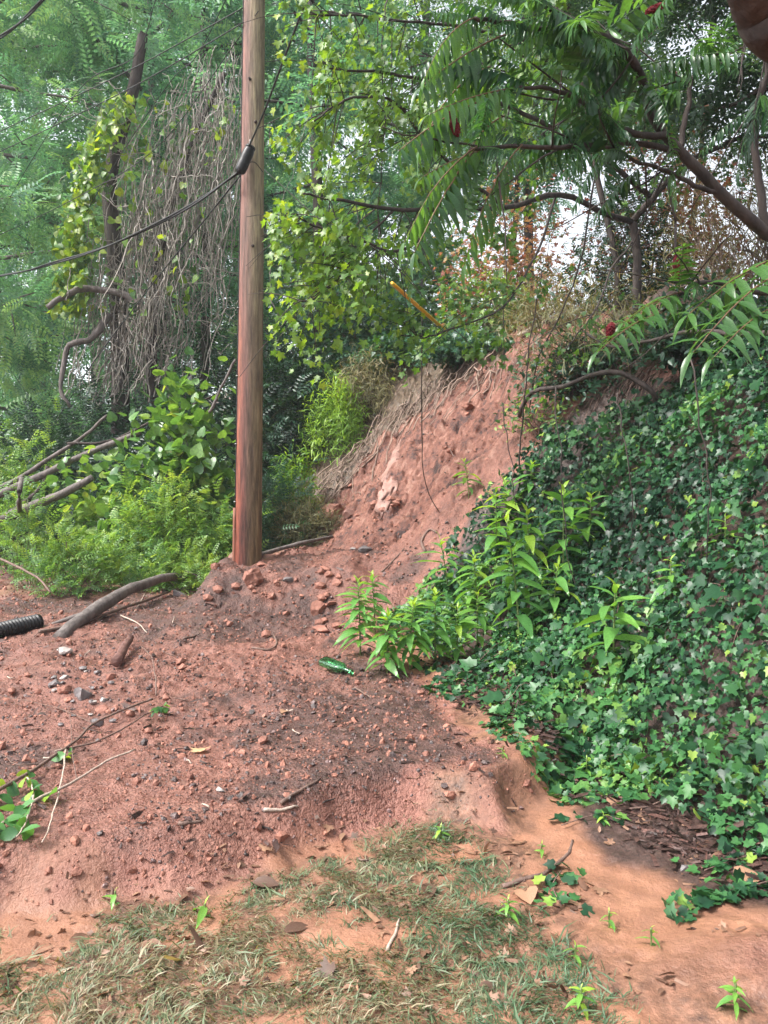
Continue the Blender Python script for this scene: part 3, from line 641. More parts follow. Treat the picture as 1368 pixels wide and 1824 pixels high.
# left shrubs
t = shrub('heart_leaved_shrub', 'big shrub with large pale heart shaped leaves left of the pole', on(-2.95, 11.0), 1.2, .6, 2.8, HEART, 1250, .165, 'heart', 231, tint=(.0, .75), clumps=34, up=.75, cl=.15, nst=20, bark='greybark')
shrub('heart_leaved_shrub', 'lower heart leaved shrub beside the log pile, paler than its neighbour', on(-4.0, 11.3), .8, .45, 1.9, HEART, 620, .15, 'heart', 239, tint=(.2, .9), clumps=24, up=.7, cl=.17, nst=16, bark='greybark')
shrub('privet_shrub', 'pale green feathery privet shrub with arching stems before the heart leaved shrub', on(-2.85, 10.35), .9, .35, 1.5, OVSPRAY, 1300, .2, 'privet', 232, tint=(.2, 1), clumps=26, up=.8, cl=.2, nst=18, bark='stem', r0=.008)
shrub('privet_shrub', 'low green privet bush behind the fallen limb', on(-3.85, 9.7), .6, .28, .72, OVSPRAY, 1000, .15, 'privet', 233, tint=(.1, .8), clumps=22, up=.5, cl=.22, nst=14, bark='twig', r0=.008)
shrub('privet_shrub', 'yellowish low bush at the left foot of the pole', on(-2.6, 9.95), .5, .26, .6, OVSPRAY, 1000, .14, 'privet', 234, tint=(.3, 1), clumps=22, up=.5, cl=.24, nst=14, bark='paletwig', r0=.007)
shrub('dense_shrub', 'dark blue green shrub close behind the privet and the pole', on(-2.2, 11.6), .95, .6, 1.7, OVSPRAY, 2600, .2, 'hillgreen', 235, tint=(.0, .5), clumps=26, nst=12)
shrub('pale_shrub', 'hazy pale green shrub at the left edge above the log pile', on(-6.3, 13.2), 1.7, .7, 2.1, OVSPRAY, 2400, .22, 'privet', 236, tint=(.1, .9), clumps=28, nst=14)
shrub('privet_shrub', 'spindly green saplings growing through the log pile', on(-4.7, 10.4), .75, .4, 1.25, OVSPRAY, 420, .18, 'privet', 237, tint=(.1, .8), clumps=18, up=.8, cl=.2, nst=14, bark='stem', r0=.007)
shrub('dense_shrub', 'dark shaded bush under the log pile', on(-4.0, 12.4), 1.5, .6, 1.3, OVSPRAY, 2400, .2, 'darkgreen', 238, tint=(.0, .5), clumps=24, nst=10)
# hilltop
shrub('autumn_shrub', 'red and orange leaved shrub on the hilltop behind the maple', on(2.35, 14.2), 1.2, .6, 2.8, PALM, 3200, .10, 'autumn', 241, tint=(.2, 1), clumps=24, cl=.24, nst=60, bark='twig', droop=.3, r0=.012)
shrub('autumn_shrub', 'sparse pink and orange shrub on the hilltop at the right', on(4.2, 12.0), 1.3, .6, 2.8, PALM, 3200, .095, 'autumn', 242, tint=(.0, .9), clumps=24, cl=.24, nst=70, bark='twig', droop=.3, r0=.012)
shrub('bare_thicket', 'leafless brown thicket behind the crest of the scar', on(3.2, 12.4), 1.4, .5, 1.3, lance(.03, 3, .1, .6), 3000, .17, 'drygrass', 243, 'thicket', tint=(.4, 1), clumps=40, nst=70, bark='root', r0=.009)
shrub('bare_thicket', 'leafless grey thicket on the hilltop behind the lower sumac', on(4.5, 10.2), 1.2, .6, 2.0, lance(.03, 3, .1, .6), 3000, .17, 'drygrass', 244, 'thicket', tint=(.3, 1), clumps=40, nst=70, bark='root', r0=.009)
shrub('hilltop_shrub', 'yellow green shrub above the crest of the scar', on(1.75, 13.6), .8, .5, 1.3, PALM, 1500, .11, 'hillgreen', 245, tint=(.4, 1), clumps=22, nst=14, droop=.2)

# ------------------------------------------------------------------ dead vine curtain
def vines():
    t = thing('dead_vine_curtain', 'grey curtain of dead leafless vines hanging over a broken tree', 'vines', on(-5.0, 14.6))
    r = RNG(301); base = on(-5.0, 14.6)
    tk = MB()
    tk.tube(curve([on(-5.2, 14.9, -.2), P(215, 700, 14.9), P(205, 450, 14.8), P(195, 320, 14.8), P(235, 170, 14.7), P(255, 60, 14.6)], 18), [.2, .1], 8); tk.build('trunk', M['bark'], t)
    tk = MB(); tk.tube(curve([on(-4.2, 14.9, -.2), P(270, 640, 14.9), P(290, 420, 14.9), P(345, 250, 14.8), P(400, 130, 14.6)], 16), [.13, .05], 7); tk.build('trunk', M['bark'], t)
    mb = MB(); n = 18
    axis = [(425, 110), (400, 200), (350, 260), (300, 330), (265, 420), (250, 520), (235, 620)]
    for k in range(620):
        f = r.uniform(0, 5.99) ** 1.0; i = int(f); a = f - i; u0 = axis[i][0] * (1 - a) + axis[i + 1][0] * a; v0 = axis[i][1] * (1 - a) + axis[i + 1][1] * a
        wd = np.interp(v0, [100, 200, 300, 450, 620], [14, 52, 60, 55, 48]); u0 += r.normal(0, 1) * wd - (20 if v0 < 250 else 0); v0 += r.normal(0, 34)
        L = np.clip(r.exponential(130) + 40, 40, 380); v1 = min(v0 + L, 700 + r.normal(0, 12))
        s = np.linspace(0, 1, n); w = np.cumsum(np.cumsum(r.normal(0, 1, n))) * .32 + np.cumsum(r.normal(0, 1.6, n)); w2 = np.cumsum(r.normal(0, 1, n))
        us = u0 - r.uniform(.0, .35) * (v1 - v0) * s * (u0 > 250) + w * L / 130; vv = v0 + (v1 - v0) * s + np.cumsum(r.normal(0, 1.6, n))
        dep = 14.6 + r.normal(0, .5) + w2 * .03
        pts = np.column_stack([(us - 684) / FPX * dep, dep, CAM_Z + (912 - vv) / FPX * dep])
        mb.tube(pts, r.choice([.006, .009, .012, .018], p=[.35, .4, .2, .05]), 3, cap=False)
    for k in range(260):
        u0, v0 = r.uniform(170, 410), r.uniform(150, 640); a = r.uniform(0, 6.28); L = r.uniform(30, 90)
        s = np.linspace(0, 1, 9); us = u0 + math.cos(a) * L * s + np.cumsum(r.normal(0, 4, 9)); vv = v0 + math.sin(a) * L * s + np.cumsum(r.normal(0, 4, 9)); dep = 14.3 + r.normal(0, .3)
        mb.tube(np.column_stack([(us - 684) / FPX * dep, np.full(9, dep), CAM_Z + (912 - vv) / FPX * dep]), .007, 3, cap=False)
    mb.build('vines', M['vine'], t)
    mb = MB(); m = 1050                                    # living leaves up the left edge
    v = r.uniform(170, 560, m); u = np.interp(v, [170, 280, 330, 420, 560], [225, 160, 150, 130, 120]) + np.where(np.arange(m) < 850, r.normal(0, 16, m), r.uniform(0, 230, m)); dep = 14.1 + r.normal(0, .2, m)
    pos = np.column_stack([(u - 684) / FPX * dep, dep, CAM_Z + (912 - v) / FPX * dep])
    mb.inst(HEART, pos, nrm(r.normal(0, .6, (m, 3)) + A(0, -.2, -.8)), nrm(r.normal(0, .5, (m, 3)) + A(-.3, -.7, .5)), r.uniform(.09, .17, m), np.clip(r.normal(.6, .3, m), 0, 1))
    mb.build('leaves', M['maple'], t)
vines()
def limb(name, label, pts, r0, r1, mat, cat='branch', n=18, amp=.03, seed=1, sides=8, group=None):
    c = wobble(curve(pts, n), amp, seed); mb = MB()
    r = RNG(seed); rad = np.linspace(r0, r1, n) * (1 + r.normal(0, .05, n)); mb.tube(c, rad, sides)
    return tag(mb.build(name, M[mat], origin=c[0]), label, cat, group)
limb('broken_limb', 'broken brown limb jutting left from the dead vine curtain', [P(250, 545, 14.0), P(215, 520, 14), P(150, 512, 13.9), P(110, 530, 13.8), P(84, 548, 13.7)], .075, .05, 'greybark', amp=.05, seed=3)
limb('broken_limb', 'crooked brown limb hanging lower left of the dead vines', [P(195, 560, 14.1), P(165, 602, 14), P(125, 615, 13.9), P(116, 640, 13.9), P(108, 690, 13.8), P(125, 725, 13.8)], .07, .03, 'greybark', amp=.05, seed=4)

# ------------------------------------------------------------------ fallen wood on the left
LG = 'logs fallen on the left bank'
limb('fallen_log', 'upper thin grey log of the pile at the left edge', [P(-120, 905, 12.2), P(0, 868, 12), P(80, 822, 11.8), P(150, 775, 11.6), P(190, 740, 11.5)], .05, .02, 'greybark', 'log', seed=11, group=LG)
limb('fallen_log', 'middle grey log of the pile passing the broken stake', [P(-120, 935, 11.8), P(0, 880, 11.6), P(60, 855, 11.4), P(150, 812, 11.3), P(250, 770, 11.3)], .07, .04, 'greybark', 'log', seed=12, group=LG)
limb('fallen_log', 'lowest and thickest grey log of the pile at the left edge', [P(-120, 960, 11.2), P(0, 924, 11), P(60, 900, 10.9), P(110, 880, 10.8), P(165, 850, 10.8)], .085, .05, 'greybark', 'log', seed=13, group=LG)
limb('fallen_log', 'short dark log tucked under the others in the pile', [P(-60, 965, 11.9), P(20, 915, 11.8), P(75, 870, 11.7), P(85, 830, 11.7)], .055, .03, 'bark', 'log', seed=14, group=LG)
limb('fallen_log', 'thin bare pole crossing behind the heart leaved shrub', [P(120, 790, 11.6), P(200, 785, 11.6), P(290, 740, 11.6), P(380, 705, 11.6)], .022, .014, 'bark', 'log', seed=15, group=LG)
limb('fallen_log', 'slender grey pole slanting up beside the utility pole', [P(372, 735, 10.6), P(395, 690, 10.6), P(420, 640, 10.6)], .022, .016, 'greybark', 'log', seed=16, group=LG)
limb('broken_stake', 'weathered upright broken stake in front of the log pile', [G(38, 945, -.1), P(39, 905, 9.9), P(38, 852, 9.9)], .035, .03, 'greybark', 'stake', n=8, seed=17)
limb('fallen_branch', 'thin brown branch on the mud at the left edge', [P(-60, 985, 10.2), P(0, 1000, 9.8), P(60, 1030, 9.3), P(90, 1055, 8.9)], .02, .01, 'twig', seed=18)
def ground_limb(name, label, px, r0, r1, mat, cat='stick', lift=None, n=16, seed=1, amp=.02, sides=7, group=None):
    pts = [G(u, v, (lift if lift is not None else r0 * .6)) for u, v in px]
    return limb(name, label, pts, r0, r1, mat, cat, n, amp, seed, sides, group)
def big_limb():
    c = curve([G(105, 1135, -.02), G(150, 1112, .06), G(200, 1092, .13), G(260, 1072, .2), G(310, 1056, .2), G(350, 1042, .14)], 22)
    t = thing('fallen_limb', 'thick dark wet fallen limb lying on the red debris', 'limb', c[0])
    mb = MB(); mb.tube(wobble(c, .03, 8), [.07, .062, .072, .06, .055, .05, .04], 12); mb.build('wood', M['greybark'], t)
    mb = MB(); mb.tube(curve([c[6], c[6] + A(-.25, -.05, -.08), c[6] + A(-.6, -.1, -.2)], 6), [.035, .015], 6); mb.build('side_branch', M['greybark'], t)
    mb = MB(); mb.tube(curve([c[18], c[18] + A(.12, -.1, .05), c[18] + A(.3, -.15, -.02)], 6), [.02, .008], 6); mb.build('side_branch', M['greybark'], t)
big_limb()
ground_limb('stick', 'straight dark pole lying from the utility pole base to the scar', [(447, 1000), (500, 986), (545, 974), (592, 963)], .03, .022, 'greybark', lift=.05, seed=21, amp=.012)
ground_limb('stick', 'long thin stick parallel below the thick fallen limb', [(70, 1132), (150, 1112), (210, 1090), (300, 1060)], .02, .012, 'twig', lift=.03, seed=22)
ground_limb('stick', 'dead grey stick beside the low privet bush', [(190, 1000), (215, 985), (240, 960)], .015, .01, 'paletwig', seed=23)
ground_limb('stub', 'short thick dark broken stub on the debris near the grey stones', [(208, 1195), (222, 1170), (233, 1152)], .045, .03, 'redbark', 'stub', lift=.07, n=8, seed=24)
for k, (lab, px, r0) in enumerate([
    ('small stick lying just below the green bottle', [(632, 1226), (648, 1236), (662, 1246)], .008),
    ('dark stick lying across the lower middle of the debris', [(500, 1434), (530, 1415), (570, 1392)], .010),
    ('short stick at the lower debris edge, left of centre', [(318, 1475), (340, 1473), (360, 1470)], .010),
    ('short dark twig at the lower debris near the pale patch', [(470, 1452), (500, 1448), (530, 1446)], .009),
    ('curled dark twig on the upper debris left of the bottle', [(448, 1155), (478, 1160), (492, 1148), (486, 1128)], .010),
    ('short stick on the debris below the mound', [(326, 1142), (345, 1136), (356, 1130)], .012),
    ('pale straw stick among the debris under the fallen limb', [(215, 1098), (245, 1112), (262, 1128)], .008),
    ('pale stick standing behind the fallen limb', [(240, 1092), (248, 1078), (262, 1050)], .008),
    ('straight stick lying on the soil of the lower scar', [(680, 1020), (700, 1000), (720, 978)], .011),
    ('dark root loop sticking out at the foot of the scar', [(758, 985), (752, 965), (765, 948), (778, 952)], .018),
    ('forked dark stick standing on the middle of the scar', [(795, 870), (815, 838), (800, 800)], .012),
    ('muddy branch lying in the flattened grass', [(895, 1583), (930, 1572), (975, 1560), (1010, 1525), (1020, 1500)], .011),
    ('pale stick on the mud between the grass patches', [(690, 1695), (702, 1670), (712, 1640)], .007),
    ('brown twig on the mulch under the ivy', [(1100, 1450), (1150, 1440), (1190, 1425)], .006),
    ('dark curved stick among the ivy beside the scar', [(756, 1030), (790, 1010), (830, 992)], .014),
    ('pale broken stalk lying in the ivy weeds', [(838, 945), (850, 965), (866, 985)], .014),
]):
    ground_limb('stick', lab, px, r0, r0 * .6, 'paletwig' if 'pale' in lab else 'twig', seed=40 + k, n=10, amp=.008, group='sticks on the slide')

rs = RNG(79)
for k in range(44):
    u_, v_ = rs.uniform(10, 640), rs.uniform(1070, 1540)
    if k % 4 == 0: u_, v_ = rs.uniform(60, 330), rs.uniform(1060, 1200)
    a_ = rs.uniform(0, 6.28); L_ = rs.uniform(10, 34); ground_limb('twig', 'short thin twig strewn on the red debris among many', [(u_, v_), (u_ + L_ * .5 * math.cos(a_), v_ + L_ * .25 * math.sin(a_)), (u_ + L_ * math.cos(a_), v_ + L_ * .45 * math.sin(a_))], .0045, .003, ['twig', 'twig', 'paletwig', 'bark'][k % 4], 'twig', lift=.012, n=6, amp=.006, seed=300 + k, sides=5, group='twigs strewn on the debris')
# corrugated pipe
def pipe():
    c = curve([G(-110, 1165, .04), G(-40, 1146, .06), G(20, 1132, .06), G(68, 1117, .05)], 150)
    t = thing('drain_pipe', 'black corrugated plastic drain pipe poking in at the left edge', 'pipe', c[0])
    L = np.concatenate([[0], np.cumsum(np.linalg.norm(np.diff(c, axis=0), axis=1))])
    mb = MB(); mb.tube(c, .070 + .009 * np.sign(np.sin(L * 2 * math.pi / .035)) * np.abs(np.sin(L * 2 * math.pi / .035)) ** .5, 18, cap=False); mb.build('corrugated_wall', M['black'], t)
    mb = MB(); d = nrm(c[-1] - c[-3]); mb.tube(np.array([c[-1] + d * .0, c[-1] + d * .012, c[-1] + d * .012, c[-1] - d * .25]), [.074, .074, .06, .058], 18, cap=False); mb.build('open_end', M['black'], t)
pipe()

# bottle
def bottle():
    a = G(574, 1194, .075); b = a + A(.26, -.23, -.05)
    ax = nrm(b - a)
    t = thing('bottle', 'empty green glass flask bottle lying on the red debris', 'bottle', a)
    m, n, l, bs = newmat('green_glass'); bs.inputs['Base Color'].default_value = (.42, .93, .6, 1); bs.inputs['Transmission Weight'].default_value = 1; bs.inputs['Roughness'].default_value = .03; bs.inputs['IOR'].default_value = 1.5
    side = nrm(np.cross(ax, A(0, 0, 1))); up = np.cross(side, ax); up = nrm(up + side * .22); side = nrm(np.cross(ax, up))
    prof = [(0, .6), (.004, .9), (.015, 1), (.10, 1), (.165, 1), (.185, .93), (.2, .7), (.215, .42), (.225, .33), (.285, .30)]
    def shell(off, rev):
        V = []; S = 24
        for s, k in prof:
            rnd = np.clip((s - .17) / .05, 0, 1)
            w = .046 * k - off; h_ = (.027 * (1 - rnd) + .046 * rnd) * k - off
            th = np.arange(S) * 2 * math.pi / S; e = 3.2 * (1 - rnd) + 2 * rnd
            cx = np.sign(np.cos(th)) * np.abs(np.cos(th)) ** (2 / e); cy = np.sign(np.sin(th)) * np.abs(np.sin(th)) ** (2 / e)
            s2 = s + (off if s < .05 else 0)
            V.append(a + 1.15 * (ax * s2 + np.outer(cx * max(w, .004), side) + np.outer(cy * max(h_, .004), up)))
        V = np.concatenate(V); i = np.arange(len(prof) - 1)[:, None] * S; j = np.arange(S)[None]; k = (j + 1) % S
        F = np.concatenate([np.stack(np.broadcast_arrays(i + j, i + k, i + S + k), -1).reshape(-1, 3), np.stack(np.broadcast_arrays(i + j, i + S + k, i + S + j), -1).reshape(-1, 3)])
        c0 = len(V); V = np.concatenate([V, [V[:S].mean(0)]]); F = np.concatenate([F, np.stack([np.full(S, c0), (np.arange(S) + 1) % S, np.arange(S)], 1)])
        return V, (F[:, ::-1] if rev else F)
    mb = MB(); mb.add(*shell(0, True)); mb.add(*shell(.003, False)); mb.build('glass_body', m, t)
    mb = MB(); q = a + ax * .308; mb.tube(np.array([q, q + ax * .002, q + ax * .018, q + ax * .020]), [.0165, .0205, .0205, .0165], 16, cap=False); mb.build('lip', m, t)
bottle()

# ------------------------------------------------------------------ rocks
def rock(label, u, v, w, h, dpt, mat, seed, name='rock', cat='rock', sink=.3, rz=None, group=None, base=I2, cuts=7):
    r = RNG(seed); p = G(u, v); k = p[1] / FPX
    V, F = rock_shape(seed, cuts, base); ang = r.uniform(0, 3) if rz is None else rz
    V = V * A(w * k / 2 * 1.25, dpt * k / 2 * 1.25, h * k / 2 * 1.25); c, s = math.cos(ang * .25), math.sin(ang * .25)
    V = np.column_stack([V[:, 0] * c - V[:, 1] * s, V[:, 0] * s + V[:, 1] * c, V[:, 2]])
    p = p + A(0, 0, h * k / 2 * (1 - 2 * sink))
    mb = MB(); mb.add(V + p, F); return tag(mb.build(name, M[mat], origin=p, smooth=False), label, cat, group)
RK = 'rocks bedded in the slide'
rock('grey angular block near the lower left, largest of the loose stones', 146, 1242, 32, 30, 30, 'greyrock', 501, group=RK)
rock('pale flat slab of stone below the end of the fallen limb', 112, 1164, 26, 14, 22, 'palerock', 502, group=RK)
rock('small pale chip of stone beside the grey angular block', 165, 1258, 12, 9, 10, 'palerock', 503, group=RK)
rock('purplish stone left of the grey angular block', 97, 1222, 18, 16, 16, 'greyrock', 504, group=RK)
rock('pale stone just above the purplish stone', 114, 1209, 15, 10, 12, 'palerock', 505, group=RK)
rock('small white chip below the purplish stone', 97, 1232, 9, 9, 8, 'palerock', 506, group=RK)
rock('reddish stone under the grey angular block', 180, 1268, 22, 16, 18, 'redrock', 507, group=RK)
rock('round red clod stone left of the grey angular block', 118, 1232, 26, 18, 20, 'redrock', 508, group=RK)
rock('grey stone at the end of the fallen limb', 318, 1062, 22, 16, 18, 'greyrock', 509, group=RK)
rock('grey stone at the lower edge of the scar', 651, 983, 22, 14, 18, 'greyrock', 510, group=RK)
rock('small pale chip left of the grey stone at the scar foot', 628, 980, 12, 8, 10, 'palerock', 511, group=RK)
rock('dark flat stone on the debris right of the pole base', 512, 1036, 24, 10, 18, 'greyrock', 512, group=RK)
rock('pale grey stone half buried beside the straight dark pole', 570, 958, 24, 16, 22, 'palerock', 513, group=RK)
rock('large soil coated boulder at the left foot of the scar', 592, 926, 56, 34, 46, 'redrock', 514, group=RK, base=I3)
rock('pale end of rock exposed beside the soil coated boulder', 622, 922, 24, 16, 20, 'pinkrock', 515, group=RK)
rock('flat red stone jutting from the upper scar', 836, 728, 26, 12, 30, 'redrock', 516, group=RK)
rock('pale flat stone at the upper left edge of the scar', 708, 778, 18, 12, 18, 'pinkrock', 517, group=RK)
rock('rounded red boulder clod on the debris mound', 565, 1090, 32, 24, 26, 'redrock', 518, group=RK)
rock('flat red slab clod below the rounded boulder clod', 572, 1124, 34, 14, 26, 'redrock', 519, group=RK)
rock('big red clod on the mound in front of the pole', 455, 1040, 40, 34, 34, 'redrock', 520, group=RK, base=I3)
rock('red clod at the right of the mound beside the weeds', 588, 1078, 20, 14, 18, 'redrock', 521, group=RK)
rock('pale pebble on the lower debris', 393, 1411, 18, 10, 12, 'palerock', 522, group=RK)
rock('grey stone under the crossing canes at the left', 172, 1292, 22, 14, 16, 'greyrock', 523, group=RK)
rock('small grey stone in the silt under the ivy', 1220, 1552, 20, 14, 14, 'greyrock', 524, group=RK)
rock('red clod stone at the front edge of the debris', 136, 1563, 24, 14, 18, 'redrock', 525, group=RK)
rs = RNG(78)
for k in range(16):
    s_ = rs.uniform(7, 14); rock('small broken grey stone in the cluster at the left of the debris', rs.normal(130, 62), rs.normal(1215, 42), s_, s_ * .6, s_, 'palerock' if k % 5 == 0 else 'greyrock', 560 + k, 'stone', 'stone', .2, group='grey stones clustered at the left', base=(ICO_V, ICO_F), cuts=4)
for k in range(14):
    u_ = rs.uniform(620, 860); v_ = 940 - (u_ - 600) * .75 + rs.normal(0, 40); s_ = rs.uniform(8, 18); rock('lump of red clay lodged on the open scar', u_, v_, s_, s_ * .7, s_, 'redrock', 580 + k, 'clay_lump', 'clod', .35, group='clay lumps on the scar', base=(ICO_V, ICO_F), cuts=4)
def outcrop():
    a, b = G(682, 900), G(714, 790); d = nrm(b - a); L = np.linalg.norm(b - a) / 2; up = nrm(A(-.5, -.5, .7) - (A(-.5, -.5, .7) @ d) * d); sd_ = np.cross(d, up)
    V, F = subdiv(*I3); V = V * (1 + .28 * fbm(V[:, :1] * 2 + V[:, 2:] * 1.3 + 5, V[:, 1:2] * 2 + 3, 4, 5) + .3 * vnoise(V[:, :1] * 5, V[:, 1:2] * 9 + V[:, 2:] * 3, 2) + .2 * vnoise(V[:, :1] * 13, V[:, 1:2] * 17 + V[:, 2:] * 9, 3))
    V = (a + b) / 2 + np.outer(V[:, 1] * L * 1.05, d) + np.outer(V[:, 0] * (.17 - .08 * V[:, 1]), sd_) + np.outer(V[:, 2] * .12 - .035, up)
    mb = MB(); mb.add(V, F); tag(mb.build('rock_outcrop', M['pinkrock'], origin=a), 'pale pink rock ledge exposed down the middle of the scar', 'rock')
outcrop()
RC = 'red clods on the debris mound'
r = RNG(77)
for k in range(46):
    u, v = r.uniform(350, 640), r.uniform(1008, 1140)
    if k > 30: u, v = r.uniform(0, 330), r.uniform(1180, 1330)
    s = r.uniform(9, 20); rock('fist sized red soil clod among many on the debris', u, v, s, s * .75, s, 'redrock', 700 + k, 'soil_clod', 'clod', .25, group=RC, base=(ICO_V, ICO_F), cuts=4)

# ------------------------------------------------------------------ loose gravel, mulch, roots, grass
def in_debris(x, y): return sdf(x, y, debris_poly)
def gravel():
    r = RNG(801)
    def pts(n, ymax, pw):
        ymax = ymax + 2.2; y = 2.8 + (ymax - 2.8) * r.uniform(0, 1, n) ** pw; x = r.uniform(-.56, .56, n) * (y + .7); s = in_debris(x, y); k = (s > .03) & ((bank_d(x, y) < 1.2) | (r.random(n) < .35)); return x[k], y[k]
    x, y = pts(38000, 11.0, 1.1)
    sz = .0042 * np.exp(r.normal(0, .62, len(x))) * (1 + .1 * y); cl = vnoise(x * 2.1, y * 2.1, 5) + .3 * vnoise(x * 7, y * 7, 9)
    k = r.uniform(-.5, .35, len(x)) < cl + .1; x, y, sz = x[k], y[k], np.minimum(sz[k], .035); z = H(x, y)
    for nm_, mat, sel, lab in (('gravel', 'clod', np.arange(len(x)) % 4 != 0, 'crumbs of red clay soil strewn over the slide'), ):
        mb = MB(); xs, ys, zs, ss = x[sel], y[sel], z[sel], sz[sel]; g = np.arange(len(xs)) % 6
        for q in range(6):
            w = g == q; m = w.sum(); V, F = rock_shape(900 + q, 3, (ICO_V, ICO_F), .12)
            mb.inst((V, F), np.column_stack([xs, ys, zs + ss * .25])[w], r.normal(0, 1, (m, 3)), r.normal(0, 1, (m, 3)), np.column_stack([ss[w], ss[w] * r.uniform(.7, 1.3, m), ss[w] * r.uniform(.6, 1, m)]), r.uniform(.1, 1, m))
        tag(mb.build(nm_, M[mat], smooth=False), lab, 'gravel', kind='stuff')
    x, y = pts(29000, 10.2, 1.1); cl = vnoise(x * 1.3, y * 1.3, 15) + .5 * vnoise(x * 4, y * 4, 19)
    k = cl > -.06 + r.uniform(-.14, .14, len(x)); x, y = x[k], y[k]; z = H(x, y); sz = np.minimum(.0038 * np.exp(r.normal(0, .6, len(x))) * (1 + .1 * y), .024)
    mb = MB(); g = np.arange(len(x)) % 6
    for q in range(6):
        w = g == q; m = w.sum(); V, F = rock_shape(950 + q, 4, (ICO_V, ICO_F), .08)
        mb.inst((V, F), np.column_stack([x, y, z + sz * .2])[w], r.normal(0, 1, (m, 3)), r.normal(0, 1, (m, 3)), np.column_stack([sz[w], sz[w] * r.uniform(.7, 1.4, m), sz[w] * r.uniform(.5, .9, m)]), r.uniform(0, 1, m) ** 1.6)
    tag(mb.build('dark_gravel', M['darkgravel'], smooth=False), 'dark wet gravel scattered across the red slide soil', 'gravel', kind='stuff')
gravel()
CHIP = (A([-.12, 0, 0], [.12, 0, .02], [.10, 1, .0], [-.10, 1, .05], [0, .5, .12]), np.array([(0, 1, 4), (1, 2, 4), (2, 3, 4), (3, 0, 4)]))
def mulch():
    r = RNG(811); n = 9000
    y = r.uniform(2.3, 6.5, n); x = np.interp(y, FY, FX) + r.normal(.0, .34, n); d = bank_d(x, y); s = sdf(x, y, debris_poly)
    k = (s < -.04) & (d > -.62) & (vnoise(x * 3, y * 3, 4) > -.28 + .5 * sstep(-d, .1, .45)); x, y = x[k], y[k]; m = len(x)
    mb = MB(); mb.inst(CHIP, np.column_stack([x, y, H(x, y) + .006]), nrm(np.column_stack([r.normal(0, 1, (m, 2)), r.normal(0, .18, m)])), nrm(r.normal(0, .35, (m, 3)) + A(0, 0, 1)), .035 * np.exp(r.normal(0, .5, m)), r.uniform(0, 1, m) ** 2)
    tag(mb.build('mulch', M['mulch']), 'dark wet bark mulch and leaf litter along the foot of the ivy', 'mulch', kind='stuff')
    n = 2600; y = r.uniform(2.9, 10, n); x = r.uniform(-.55, .5, n) * y; k = (in_debris(x, y) > .05) & (bank_d(x, y) < .9) & (vnoise(x * 1.6, y * 1.6, 44) > -.05); x, y = x[k], y[k]; m = len(x)
    mb = MB(); mb.inst(CHIP, np.column_stack([x, y, H(x, y) + .008]), nrm(np.column_stack([r.normal(0, 1, (m, 2)), r.normal(0, .2, m)])), nrm(r.normal(0, .4, (m, 3)) + A(0, 0, 1)), .04 * np.exp(r.normal(0, .5, m)), r.uniform(0, 1, m) ** 2)
    tag(mb.build('plant_debris', M['mulch']), 'shredded twigs and dark leaf bits mixed into the slide soil', 'debris', kind='stuff')
mulch()
def roots():
    r = RNG(821); mb = MB()
    edge = [(905, 622), (840, 668), (780, 700), (720, 735), (660, 785), (620, 840), (585, 890), (560, 930)]
    for k in range(260):
        i = r.integers(0, len(edge) - 1); a = r.uniform(0, 1); u = edge[i][0] * (1 - a) + edge[i + 1][0] * a; v = edge[i][1] * (1 - a) + edge[i + 1][1] * a
        p = G(u + r.normal(-8, 14), v + r.normal(0, 12)); fall = nrm(A(-.75 + r.normal(0, .55), -.55 + r.normal(0, .5), 0)); L = r.uniform(.12, .45) if r.random() < .75 else r.uniform(.4, .9); s = np.linspace(0, 1, 9)
        xy = p[:2] + fall[:2] * (L * s)[:, None] + np.cumsum(r.normal(0, .028, (9, 2)), 0); z = H(xy[:, 0], xy[:, 1]) + .03 + .22 * r.random() ** 2 * np.sin(s * 2.6)
        mb.tube(np.column_stack([xy, z]), r.choice([.004, .006, .011]), 4, cap=False)
    tag(mb.build('hanging_roots', M['root'], origin=G(720, 760)), 'torn roots and dead stems trailing down the left edge of the scar', 'roots', kind='stuff')
    mb = MB()
    for k in range(170):
        u = r.uniform(930, 1250); v = r.uniform(590, 680) + (u - 930) * .06; p = G(u, v); L = r.uniform(.15, .6); s = np.linspace(0, 1, 8); fall = nrm(A(-.8 + r.normal(0, .3), -.5 + r.normal(0, .3), 0))
        xy = p[:2] + fall[:2] * (L * s)[:, None] + np.cumsum(r.normal(0, .012, (8, 2)), 0); z = H(xy[:, 0], xy[:, 1]) + .02 + .1 * r.random() * np.sin(s * 2.8)
        mb.tube(np.column_stack([xy, z]), r.uniform(.003, .007), 4, cap=False)
    tag(mb.build('hanging_roots', M['twig'], origin=G(1090, 640)), 'dark torn roots below the sumac at the top right of the scar', 'roots', kind='stuff')
roots()
